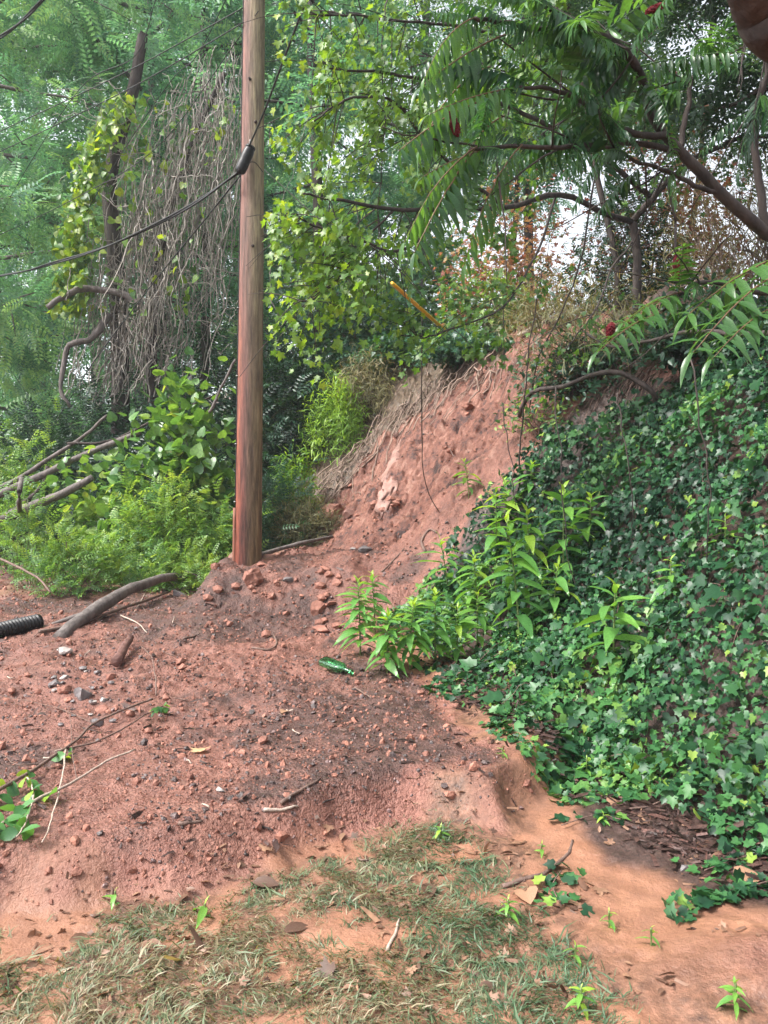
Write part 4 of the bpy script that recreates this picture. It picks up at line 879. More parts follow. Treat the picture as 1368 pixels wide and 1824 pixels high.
def grass():
    r = RNG(831); n = 150000
    y = r.uniform(2.0, 4.0, n); x = r.uniform(-1.7, 1.5, n)
    s = sdf(x, y, debris_poly); nz = .55 * fbm(x * 2.4, y * 2.4, 3, 195) + .75 * vnoise(x * 8, y * 8, 12) + .6 * vnoise(x * 21, y * 21, 13) + .02
    dens = sstep(nz + .1 + .2 * sstep(-y, -2.9, -2.3), -.14, .2) * (1 - sstep(x - .25 * (3.0 - y), .42, .62)) * sstep(-s, .02, .16)
    dens = np.maximum(dens, .9 * np.exp(-(((x - .2) / .17) ** 2 + ((y - 3.5) / .14) ** 2)))
    k = r.uniform(0, 1, n) < dens; x, y = x[k], y[k]; m = len(x); g = r.random(m) < .5
    # tuft colouring
    tf = vnoise(x * 3.3, y * 3.3, 61) + .5 * vnoise(x * 11, y * 11, 63)
    tt = np.clip(.38 - .5 * tf - .35 * sstep(x, -.1, .5) + .2 * sstep(-x, .2, 1) + r.normal(0, .2, m), 0, 1)
    az = vnoise(x * 6, y * 6, 66) * 9 + r.normal(0, .9, m)
    d = nrm(np.column_stack([np.cos(az), np.sin(az), r.uniform(-.05, .45, m)])); pos = np.column_stack([x, y, H(x, y) - .002]); nn = nrm(r.normal(0, .4, (m, 3)) + A(0, 0, 1)); sz = .028 * np.exp(r.normal(0, .42, m))
    mb = MB()
    for w, tp in ((g, BLADE), (~g, BLADE2)): mb.inst(tp, pos[w], d[w], nn[w], np.column_stack([sz[w] * 1.6, sz[w], sz[w] * .8]), tt[w])
    tag(mb.build('grass', M['grass']), 'flattened muddy grass half buried in orange silt', 'grass', kind='stuff')
grass()
def litter():
    r = RNG(835); n = 2600; y = r.uniform(2.0, 4.2, n); x = r.uniform(-1.6, 1.7, n); s = sdf(x, y, debris_poly)
    k = (s < .1) & (bank_d(x, y) < .1) & (vnoise(x * 5, y * 5, 21) > .0 + .25 * (x > .6)); x, y = x[k], y[k]; m = len(x)
    mb = MB()
    for q, tp in enumerate((CHIP, OVAL, MAPLE)):
        w = np.arange(m) % 3 == q; c = w.sum(); mb.inst(tp, np.column_stack([x, y, H(x, y) + .006])[w], nrm(np.column_stack([r.normal(0, 1, (c, 2)), r.normal(0, .25, c)])), nrm(r.normal(0, .45, (c, 3)) + A(0, 0, 1)), (.026 if q else .036) * np.exp(r.normal(0, .4, c)), r.uniform(0, .5, c))
    tag(mb.build('leaf_litter', M['deadleaf']), 'small wet dead leaves and chips trodden into the silt and grass', 'leaf litter', kind='stuff')
litter()

# ------------------------------------------------------------------ ivy bank
def slope_n(x, y, e=.06):
    gx = (H(x + e, y, False) - H(x - e, y, False)) / (2 * e); gy = (H(x, y + e, False) - H(x, y - e, False)) / (2 * e)
    return nrm(np.stack([-gx, -gy, np.ones_like(gx)], -1))
def ivy():
    r = RNG(841); n = 150000
    y = 1.6 + 8.6 * r.uniform(0, 1, n) ** .9; x = r.uniform(-.2, 5.2, n)
    s = sdf(x, y, ivy_poly) + .25 * fbm(x * 2, y * 2, 3, 71)
    d = bank_d(x, y); cov = sstep(s, -.03, .12) * (1 - .85 * sstep(vnoise(x * 2.3, y * 2.3, 8), .18, .3) * (1 - sstep(d, .35, .9)))
    vis = (np.abs(x) < .55 * y + .5)
    dens = np.interp(y, [1.6, 4, 6, 10], [.62, .54, .47, .43])
    k = (r.uniform(0, 1, n) < cov * dens) & vis & (s > -.02); x, y = x[k], y[k]
    m = len(x); N = slope_n(x, y); lift = r.uniform(.01, .13, m) * sstep(bank_d(x, y), -.1, .5) + .012 + .3 * np.maximum(fbm(x * 2.1, y * 2.1, 3, 99) + .1, 0) * sstep(bank_d(x, y), 0, .6)
    pos = np.column_stack([x, y, H(x, y)]) + N * lift[:, None]
    nn = nrm(N + A(-.1, -.15, .45) + r.normal(0, .5, (m, 3))); dn = nrm(A(0, 0, -1) + .6 * N + r.normal(0, .6, (m, 3)))
    sz = .044 * np.exp(r.normal(0, .38, m)) * (1 + .03 * np.maximum(y - 4, 0))
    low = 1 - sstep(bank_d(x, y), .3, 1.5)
    tt = np.clip(.22 + .32 * low + .5 * vnoise(x * 2.5, y * 2.5, 31) + .08 * (lift - .07) / .06 + r.normal(0, .16, m), 0, 1); tt = np.where(r.random(m) < .018, .98, np.minimum(tt, .85))  # shade painted in: leaves tinted darker up the bank and deeper in
    t = thing('ivy_bank', 'dense dark glossy ivy carpeting the bank at the right', 'ivy', on(2.4, 4.5))
    # the nearest leaves stand alone, the rest are one mass
    px = 684 + FPX * pos[:, 0] / pos[:, 1]; py = 912 - FPX * (pos[:, 2] - CAM_Z) / pos[:, 1]
    vis2 = (px < 1368) & (py < 1824) & (lift > .06)
    order = np.argsort(np.where(vis2, -sz / pos[:, 1], 9)); near = order[:300]; rest = np.setdiff1d(np.arange(m), near)
    mb = MB(); mb.inst(IVY, pos[rest], dn[rest], nn[rest], sz[rest], tt[rest]); tag(mb.build('ivy_foliage', M['ivy'], t), None, None, kind='stuff')
    var = []
    for q in range(6): mb = MB(); mb.add(IVY[0], IVY[1], .2 + .13 * q); var.append(mb.mesh('ivy_leaf', M['ivy']))
    for i in near: place('leaf', var[int(np.clip((tt[i] - .2) / .13, 0, 5))], t, pos[i], dn[i], nn[i], sz[i])
    # trailing stems
    mb = MB()
    for k in range(160):
        yy = r.uniform(2.6, 8); xx = np.interp(yy, FY, FX) + r.uniform(.1, 2.0); a = r.uniform(0, 6.28); s_ = np.linspace(0, 1, 8); L = r.uniform(.2, .6)
        xs = xx + math.cos(a) * L * s_ + np.cumsum(r.normal(0, .015, 8)); ys = yy + math.sin(a) * L * s_
        if sdf(xs, ys, ivy_poly).min() < .05: continue
        mb.tube(np.column_stack([xs, ys, H(xs, ys) + .05 + .05 * np.sin(s_ * 5)]), .0025, 4, cap=False)
    tag(mb.build('stems', M['twig'], t), None, None, kind='stuff')
ivy()

# ------------------------------------------------------------------ weeds in the ivy
WL = []
for q in range(8):
    mb = MB(); mb.add(*lance([.13, .16, .18, .14][q % 4], 6, .3, [.25, .45, .6, .35][q % 4], .012), [.25, .42, .6, .85][q // 2 % 4] if q < 6 else .95); WL.append(mb.mesh('weed_leaf', M['weed']))
def weed(label, base, h, nleaf, ll, lean=(0, 0), seed=1, bright=0.0, droop=.3, top_bright=True, name='broadleaf_weed', group='broad leaved weeds in the ivy'):
    r = RNG(seed); t = thing(name, label, 'weed', base, group)
    s = np.linspace(0, 1, 9)[:, None]; st = np.asarray(base) + A(lean[0], lean[1], 0) * s ** 1.6 + A(0, 0, h) * s; st[0, 2] -= .05
    mb = MB(); mb.tube(st, [.010 * h ** .5, .004], 6, .5); mb.build('stem', M['stem'], t)
    for k in range(nleaf):
        f = .12 + .88 * (k / max(1, nleaf - 1)) ** .8; p = np.array([np.interp(f, s[:, 0], st[:, c]) for c in range(3)])
        az = k * 2.4 + r.normal(0, .25); el = .15 + 1.0 * max(0, (f - .72) / .28) ** 1.4 - .25 * (1 - f) + r.normal(0, .12)
        d = A(math.cos(az) * math.cos(el), math.sin(az) * math.cos(el), math.sin(el))
        L = ll * (.75 + .35 * math.sin(math.pi * min(1, f * 1.05))) * (1 - .55 * max(0, (f - .8) / .2)) * r.uniform(.8, 1.15)
        b = (f > .82) if top_bright else False
        q = int(r.integers(6, 8)) if b and f > .93 else int(np.clip(r.normal(2 + 2.2 * f + bright * 2, 1.1), 0, 6))
        place('leaf', WL[q], t, p, d, nrm(A(0, 0, 1) + r.normal(0, .22, 3)), L)
    return t
weed('tall bright weed with a yellow tip, highest on the ivy bank', G(1003, 1050), .85, 22, .30, (.0, -.03), 1)
weed('tall drooping weed in the middle of the weeds, largest of them', G(925, 1150), 1.0, 30, .28, (-.12, -.1), 2)
weed('large leaved weed standing alone in the lower ivy', G(1092, 1215), .62, 18, .28, (.0, -.05), 3)
weed('slender weed with upright yellow shoot beside the scar edge', G(885, 1020), .8, 24, .26, (-.02, -.05), 4, .3)
weed('weed with long pale leaf leaning over the scar edge', G(800, 1085), .7, 18, .32, (-.1, -.1), 5, .3)
weed('leafy weed clump at the debris edge, leftmost of the row', G(642, 1165), .62, 44, .20, (-.02, -.02), 6, .1)
weed('shorter leafy weed in front of the leftmost weed', G(690, 1200), .46, 40, .19, (.0, -.04), 7, .1)
weed('leafy weed second along the debris edge', G(730, 1195), .54, 40, .20, (.03, -.02), 8, .2)
weed('leafy weed third along the debris edge below the tall weeds', G(775, 1180), .55, 34, .21, (.0, 0), 9, .3)
weed('leafy weed behind the row at the debris edge', G(668, 1130), .55, 34, .18, (-.03, 0), 10, .1)
weed('small feathery weed in the ivy near the right edge', G(1292, 1010), .32, 12, .16, (0, 0), 11, .3)
weed('small weed in the ivy right of centre', G(1195, 1085), .32, 14, .16, (0, 0), 12, .2)
weed('bright sprig standing out over the red scar', G(835, 890), .42, 16, .18, (-.06, -.1), 13, .5)
weed('weed with narrow leaves at the top edge of the ivy', G(945, 900), .42, 20, .24, (0, -.05), 14, .0)
weed('small weed at the edge of ivy under the tall weed', G(850, 1160), .5, 22, .2, (0, -.05), 15, .4)
weed('weed with broad pale leaves left of the tallest yellow tipped weed', G(945, 1060), .75, 26, .27, (-.05, -.08), 16, .5)
weed('weed with bright shoots at the upper scar edge of the ivy', G(905, 960), .6, 22, .24, (-.05, -.05), 17, .6)
weed('dense leafy weed between the drooping weed and the debris row', G(850, 1110), .62, 28, .24, (-.04, -.06), 18, .5)
weed('weed right of the drooping weed with dark leaves', G(985, 1120), .5, 22, .24, (.03, -.04), 19, .1)
weed('leafy weed low in the ivy beside the debris row', G(815, 1180), .45, 28, .18, (.0, -.04), 20, .4)
weed('pale leafy weed near the highest weeds at the ivy crest', G(1050, 990), .5, 22, .24, (.0, -.04), 21, .3)
# seedlings in the silt
SG = 'green seedlings in the mud'
for k, (lab, u, v, h, ll, n) in enumerate([
    ('bright green seedling clump in the grass right of centre', 905, 1640, .07, .06, 12), ('green seedling at the top of the grass patch', 785, 1500, .07, .05, 12),
    ('yellow green seedling cluster at the mulch edge', 1045, 1385, .10, .06, 12), ('pale seedling with five leaves on the mulch', 1128, 1415, .06, .05, 7),
    ('seedling on the silt beside the muddy branch', 965, 1525, .05, .05, 6), ('seedling in the middle of the orange silt', 1085, 1655, .06, .05, 7),
    ('small seedling right of the silt seedlings', 1160, 1690, .06, .05, 6), ('leafy seedling at the bottom right corner', 1310, 1805, .08, .06, 14),
    ('leafy seedling at the bottom of the grass', 1035, 1805, .07, .05, 12), ('single green blade plant in the mud left of centre', 365, 1640, .05, .09, 4),
    ('small seedling on the debris edge under the ivy', 895, 1350, .05, .05, 6), ('seedling at the right grass edge', 1025, 1720, .06, .05, 7),
    ('tiny two leaved seedling at the left grass', 205, 1612, .05, .06, 4), ('seedling on the mulch beneath the yellow one', 1075, 1470, .05, .05, 7)]):
    weed(lab, G(u, v), h, n, ll, (0, 0), 60 + k, .9, name='seedling', group=SG)

# small trailing ivy shoots over the silt at right
def trailing(label, px, seed, n=40):
    r = RNG(seed); pts = [G(u, v, .02) for u, v in px]; c = curve(pts, 14); t = thing('ivy_runner', label, 'ivy', c[0], 'ivy runners on the silt')
    mb = MB(); mb.tube(c, .003, 4); mb.build('stem', M['twig'], t)
    f = r.uniform(0, 13, n); i = f.astype(int); p = c[i] * (1 - (f - i))[:, None] + c[np.minimum(i + 1, 13)] * (f - i)[:, None] + r.normal(0, .035, (n, 3)) * A(1, 1, .3)
    p[:, 2] = np.maximum(p[:, 2], H(p[:, 0], p[:, 1]) + .01)
    mb = MB(); mb.inst(IVY, p, nrm(r.normal(0, 1, (n, 3)) * A(1, 1, .3)), nrm(r.normal(0, .35, (n, 3)) + A(0, -.2, 1)), .045 * np.exp(r.normal(0, .25, n)), np.clip(r.normal(.45, .2, n), 0, 1)); mb.build('foliage', M['ivy'], t)
trailing('ivy runner hanging over the right end of the silt', [(1215, 1640), (1270, 1605), (1330, 1590), (1400, 1570)], 71, 90)
trailing('ivy runner on the mulch at the right', [(1255, 1560), (1310, 1540), (1368, 1525)], 72, 40)
trailing('sparse ivy runner at the silt edge beside the debris', [(1000, 1560), (985, 1590), (1000, 1625)], 73, 26)
trailing('sparse ivy runner across the dark mulch', [(1000, 1480), (1060, 1460), (1110, 1470)], 74, 22)

# fallen leaves
FL = 'fallen leaves on the ground'
fl = []
for q in range(4): mb = MB(); mb.add(*(MAPLE, OVAL, HEART, OVAL)[q], [.95, .3, .6, .05][q]); fl.append(mb.mesh('fallen_leaf', M['deadleaf']))
r = RNG(91)
for k, (lab, u, v, s, q) in enumerate([
    ('tan maple leaf lying on the middle of the debris', 352, 1344, .085, 0), ('tan curled maple leaf on the ivy at the right edge', 1355, 1440, .11, 0), ('pale tan leaf on the ivy higher at the right edge', 1352, 975, .12, 0),
    ('brown leaf caught in the lower ivy', 1262, 1300, .10, 1), ('reddish leaf on the silt under the ivy runner', 1315, 1570, .09, 2), ('dark wet leaf clump in the grass left of the muddy branch', 765, 1610, .10, 3),
    ('dark curled leaf at the edge of the left grass', 505, 1668, .09, 3), ('brown leaf in the mud of the left grass', 250, 1690, .09, 1), ('purplish wet leaf on the front edge of the debris', 450, 1578, .09, 3),
    ('grey wet leaf at the front debris edge left', 200, 1600, .09, 3), ('orange leaf near the pale seedling', 1085, 1435, .06, 2), ('small orange leaf on the debris right of centre', 508, 1270, .05, 2), ('wet leaf beside the muddy branch', 935, 1592, .08, 2)]):
    p = G(u, v, .012); n_ = slope_n(np.array([p[0]]), np.array([p[1]]))[0]
    o = place('fallen_leaf', fl[q], None, p + n_ * (.07 if p[2] > .35 and u > 1200 else 0), nrm(A(*r.normal(0, 1, 2), .1)), nrm(n_ + A(0, -.35, 0) + r.normal(0, .15, 3)), s * 1.2); tag(o, lab, 'leaf', FL)

# ------------------------------------------------------------------ canes at lower left
CLF = []
for q in range(4): mb = MB(); mb.add(OVAL[0] * A(1.35, 1, 1), OVAL[1], [.0, .12, .3, .9][q]); CLF.append(mb.mesh('cane_leaf', M['weed']))
def cane(label, pts, r0, r1, leaves, mat, seed, ll=.075, twigs=()):
    r = RNG(seed); c = wobble(curve(pts, 24), .012, seed); t = thing('fallen_cane', label, 'cane', c[0], 'canes fallen at the lower left')
    mb = MB(); mb.tube(c, np.linspace(r0, r1, 24), 7); mb.build('stem', M[mat], t)
    for tw in twigs: mb = MB(); mb.tube(wobble(curve(tw, 10), .01, seed + 5), [.003, .0015], 5); mb.build('twig', M['twig'], t)
    for f, n in leaves:
        i = f * 23; p = np.array([np.interp(i, np.arange(24), c[:, k]) for k in range(3)])
        for k in range(n):
            place('leaf', CLF[int(r.integers(0, 4))], t, p + r.normal(0, .012, 3), nrm(A(r.normal(0, .8), r.normal(-.2, .6), r.normal(-.1, .5))), nrm(r.normal(0, .5, 3) + A(0, -.4, .8)), ll * r.uniform(.7, 1.15))
    return t
cane('longest brown cane crossing the left debris up to a green tuft', [Q(-60, 1450), Q(0, 1408), Q(80, 1362), Q(140, 1318), Q(168, 1290), Q(230, 1262), Q(272, 1245)], .010, .006, [(.15, 3), (.2, 3), (.28, 2)], 'twig', 1, twigs=[[Q(80, 1362), Q(30, 1362), Q(0, 1345), Q(-40, 1330)], [Q(165, 1288), Q(90, 1258), Q(20, 1244), Q(-40, 1230)]])
cane('thin cane just below the longest one, ending in the green tuft', [G(120, 1345, .03), Q(180, 1318), Q(240, 1285), Q(290, 1258)], .006, .004, [(.02, 2), (.98, 6), (.93, 5), (.9, 3)], 'twig', 2, .05)
cane('lowest leafy cane reaching out from the lower left edge', [Q(-40, 1492), Q(0, 1466), Q(60, 1425), Q(120, 1400), Q(180, 1365), Q(240, 1335)], .009, .005, [(.1, 5), (.16, 5), (.22, 4), (.3, 4), (.5, 2)], 'paletwig', 3, .08, twigs=[[Q(137, 1388), Q(128, 1320), Q(122, 1270), Q(116, 1250)]])
cane('pale thin stem hanging down across the lower left canes', [Q(117, 1335), Q(112, 1380), Q(95, 1450), Q(75, 1500)], .005, .003, [(.1, 2)], 'paletwig', 4)
cane('leafy cane tip drooping at the lower left edge', [Q(48, 1385), Q(58, 1410), Q(50, 1460), Q(30, 1490)], .004, .003, [(.1, 3), (.3, 4), (.6, 4), (.9, 4)], 'paletwig', 5, .085)
cane('bare dark sapling twig standing on the left debris', [G(278, 1240), Q(275, 1200), Q(270, 1172), Q(252, 1152)], .006, .003, [], 'twig', 6)

# ------------------------------------------------------------------ sumac (near) and maple (behind it)
def frond_mesh(name, pairs, ll, arch, hang, seed, tint):
    r = RNG(seed); mb = MB(); LT = lance(.115, 4, .3, .45)
    s = np.linspace(0, 1, 12); rach = np.column_stack([r.normal(0, .004, 12), s, -arch * s ** 2]); rach -= rach[0]
    st = MB(); st.tube(rach, [.008, .0025], 4)
    ps, ds, ns, sz = [], [], [], []
    for k in range(pairs):
        f = .14 + .84 * k / (pairs - 1)
        for sg in (-1, 1):
            ps.append((0, f, -arch * f * f)); ds.append((sg, .42 + r.normal(0, .22), -hang + r.normal(0, .4))); ns.append((sg * hang * .8 + r.normal(0, .12), .1, 1))
            sz.append(ll * (.62 + .5 * math.sin(math.pi * min(1, f * .85 + .12))) * r.uniform(.72, 1.15))
    ps.append((0, 1, -arch)); ds.append((0, 1, -2 * arch)); ns.append((0, .5, 1)); sz.append(ll * .8)
    return (LT, np.array(ps), np.array(ds), np.array(ns), np.array(sz), rach, tint)
FRV = [frond_mesh('frond', 12 + q % 3, .22 + .03 * (q % 2), [.12, .3, .4, .2][q % 4], [1.5, .9, 2.0, .25][q % 4], 1100 + q, [.25, .5, .8, .4, .65][q % 5]) for q in range(8)]
FR_MESH = []; FR_STALK = []; FR_LEAFLET = []
for LT, ps, ds, ns, sz, rach, tint in FRV:
    mb = MB(); mb.inst(LT, ps, ds, ns, sz, np.clip(tint + RNG(3).normal(0, .1, len(ps)), 0, 1)); mb.tube(rach, [.008, .003], 4, .9); FR_MESH.append(mb.mesh('sumac_frond', M['sumac']))
    mb = MB(); mb.tube(rach, [.008, .003], 4); FR_STALK.append(mb.mesh('sumac_stalk', M['redstem']))
    mb = MB(); mb.add(*LT, min(1, tint + .35)); FR_LEAFLET.append(mb.mesh('sumac_leaflet', M['sumac']))  # split fronds' leaflets tinted brighter, putting their lit look into the colour
def frond(parent, p0, p1, q, up=(0, 0, 1), split=False):
    p0, p1 = np.asarray(p0), np.asarray(p1); L = np.linalg.norm(p1 - p0); d = (p1 - p0) / L
    if not split: return place('frond', FR_MESH[q], parent, p0, d, up, L)
    o = place('frond', FR_STALK[q], parent, p0, d, up, L); LT, ps, ds, ns, sz, _, _ = FRV[q]
    for p, dd, n_, s in zip(ps, ds, ns, sz):
        y = nrm(dd); z = nrm(n_ - (n_ @ y) * y); x = np.cross(y, z)
        m = Matrix(((x[0] * s, y[0] * s, z[0] * s, p[0]), (x[1] * s, y[1] * s, z[1] * s, p[1]), (x[2] * s, y[2] * s, z[2] * s, p[2]), (0, 0, 0, 1)))
        c = bpy.data.objects.new('leaflet', FR_LEAFLET[q]); COL.objects.link(c); c.parent = o; c.matrix_basis = m
    return o
def cone(label, base, tip, r, parent):
    s = np.linspace(0, 1, 10); c = np.asarray(base) + (np.asarray(tip) - np.asarray(base)) * s[:, None]; rr = r * np.array([.3, .75, 1, 1, .95, .9, .8, .65, .45, .12])
    mb = MB(); mb.tube(c, rr, 10); rg = RNG(4); V, F = rock_shape(5, 0, (ICO_V, ICO_F), .05)
    n = 170; i = rg.integers(0, 9, n); a = rg.uniform(0, 6.28, n); ax = nrm(c[-1] - c[0]); e1 = nrm(np.cross(ax, A(.3, 1, .2))); e2 = np.cross(ax, e1)
    p = c[i] + (c[i + 1] - c[i]) * rg.uniform(0, 1, (n, 1)) + (np.cos(a)[:, None] * e1 + np.sin(a)[:, None] * e2) * rr[i][:, None]
    mb.inst((V, F), p, ax, e1, r * .22, rg.uniform(0, 1, n)); o = mb.build('fruit_cone', M['cone'], parent); o['label'] = label
def near_sumac():
    root = on(2.75, 4.0); t = thing('sumac_tree', 'overhanging sumac with long drooping toothed fronds at the upper right', 'tree', root)
    r = RNG(1201); D = 3.3
    limbs = [([root + A(0, 0, -.2), A(2.45, 3.8, 1.9), P(1470, 500, 3.55), P(1368, 418, 3.5), P(1290, 345, 3.42), P(1215, 272, 3.35), P(1165, 205, 3.3), P(1138, 125, 3.2), P(1085, 68, 3.1), P(1000, 25, 3.0), P(900, -40, 2.9)], .036, .010),
             ([P(1215, 272, 3.35), P(1130, 256, 3.3), P(1060, 256, 3.2), P(1000, 264, 3.1), P(900, 258, 3.0), P(838, 266, 2.9)], .014, .007),
             ([P(1190, 240, 3.33), P(1105, 230, 3.25), P(1060, 200, 3.2), P(1000, 165, 3.1), P(925, 155, 3.0)], .016, .007),
             ([P(1138, 125, 3.2), P(1060, 75, 3.15), P(1010, 62, 3.1), P(900, 45, 3.0), P(845, 32, 2.9)], .014, .007),
             ([P(1212, 265, 3.35), P(1225, 200, 3.35), P(1245, 130, 3.35), P(1290, 80, 3.3)], .014, .007),
             ([P(1290, 345, 3.42), P(1180, 310, 3.3), P(1080, 262, 3.1)], .012, .006),
             ([P(1470, 500, 3.55), P(1360, 520, 3.4), P(1260, 500, 3.3), P(1215, 520, 3.2), P(1170, 560, 3.1)], .014, .006),
             ([P(1368, 418, 3.5), P(1340, 250, 3.5), P(1360, 100, 3.4), P(1330, -20, 3.4)], .02, .01)]
    cs = []
    for k, (pts, a, b) in enumerate(limbs):
        c = wobble(curve(pts, 28), .02, 30 + k); cs.append(c); mb = MB(); mb.tube(c, np.linspace(a, b, 28), 8); mb.build('limb' if k else 'trunk', M['bark'], t)
    hero = [((900, 62, 3.0), (742, 122, 2.75), 0), ((875, 118, 3.05), (712, 168, 2.8), 2), ((925, 155, 3.0), (760, 175, 2.8), 4), ((860, 178, 3.0), (700, 238, 2.75), 0), ((900, 205, 3.1), (770, 262, 2.85), 6), ((850, 262, 2.9), (705, 335, 2.65), 2), ((845, 268, 2.9), (722, 425, 2.7), 0), ((880, 262, 3.0), (745, 292, 2.8), 4),
            ((930, 258, 3.0), (800, 385, 2.8), 6), ((1180, 556, 3.1), (1062, 585, 2.85), 3), ((1400, 478, 3.1), (1222, 566, 2.8), 3), ((1420, 445, 3.2), (1215, 505, 3.0), 7), ((1390, 540, 3.0), (1262, 592, 2.75), 3), ((1215, 520, 3.2), (1110, 540, 3.0), 7), ((845, 32, 2.9), (740, 60, 2.7), 2)]
    for p0, p1, q in hero: frond(t, P(*p0), P(*p1), q, (r.normal(0, .15), -.15, 1), split=True)
    def rnd(c, n, lo, L, ub=(-1, 0)):
        for _ in range(n):
            i = int(r.uniform(lo, .99) * 27); p = c[i]; d = nrm(A(-.5 + r.normal(0, .6), -.25 + r.normal(0, .55), -.05 + r.normal(0, .35)))
            frond(t, p, p + d * L * r.uniform(.7, 1.15), int(r.integers(0, 8)), nrm(A(r.normal(0, .3), r.normal(0, .3), 1)))
    rnd(cs[0], 18, .62, .36); rnd(cs[1], 10, .3, .32); rnd(cs[2], 11, .3, .34); rnd(cs[3], 12, .2, .36); rnd(cs[4], 10, .4, .32); rnd(cs[5], 7, .4, .3); rnd(cs[6], 5, .4, .3); rnd(cs[7], 12, .4, .36)
    for k in range(26):
        c = cs[int(r.integers(0, 8))]; i = int(r.uniform(.45, .97) * 27); d = nrm(A(r.normal(-.5, .6), r.normal(-.1, .4), r.normal(-.1, .5))); L = r.uniform(.2, .6); q = np.linspace(0, 1, 6)[:, None]
        mb = MB(); mb.tube(wobble(c[i] + d * L * q, .02, 200 + k), [.005, .002], 5); mb.build('twig', M['bark'], t)
    cone('upright dark red fruit cone at the end of the long branch', P(815, 243, 2.88), P(803, 198, 2.86), .016, t)
    cone('drooping dark red fruit cone hanging in front of the hilltop', P(1204, 455, 3.2), P(1206, 500, 3.2), .014, t)
    mb = MB(); mb.tube(curve([P(1204, 400, 3.28), P(1203, 430, 3.22), P(1204, 458, 3.2)], 6), .006, 5); mb.tube(curve([P(1204, 395, 3.28), P(1190, 330, 3.3)], 4), .006, 5); mb.build('limb', M['bark'], t)
    cone('red fruit cone half hidden at the low frond', P(1090, 575, 3.0), P(1084, 602, 3.0), .016, t)
    cone('red fruit cone at the top edge', P(1185, 8, 3.0), P(1150, 22, 3.0), .014, t)
near_sumac()
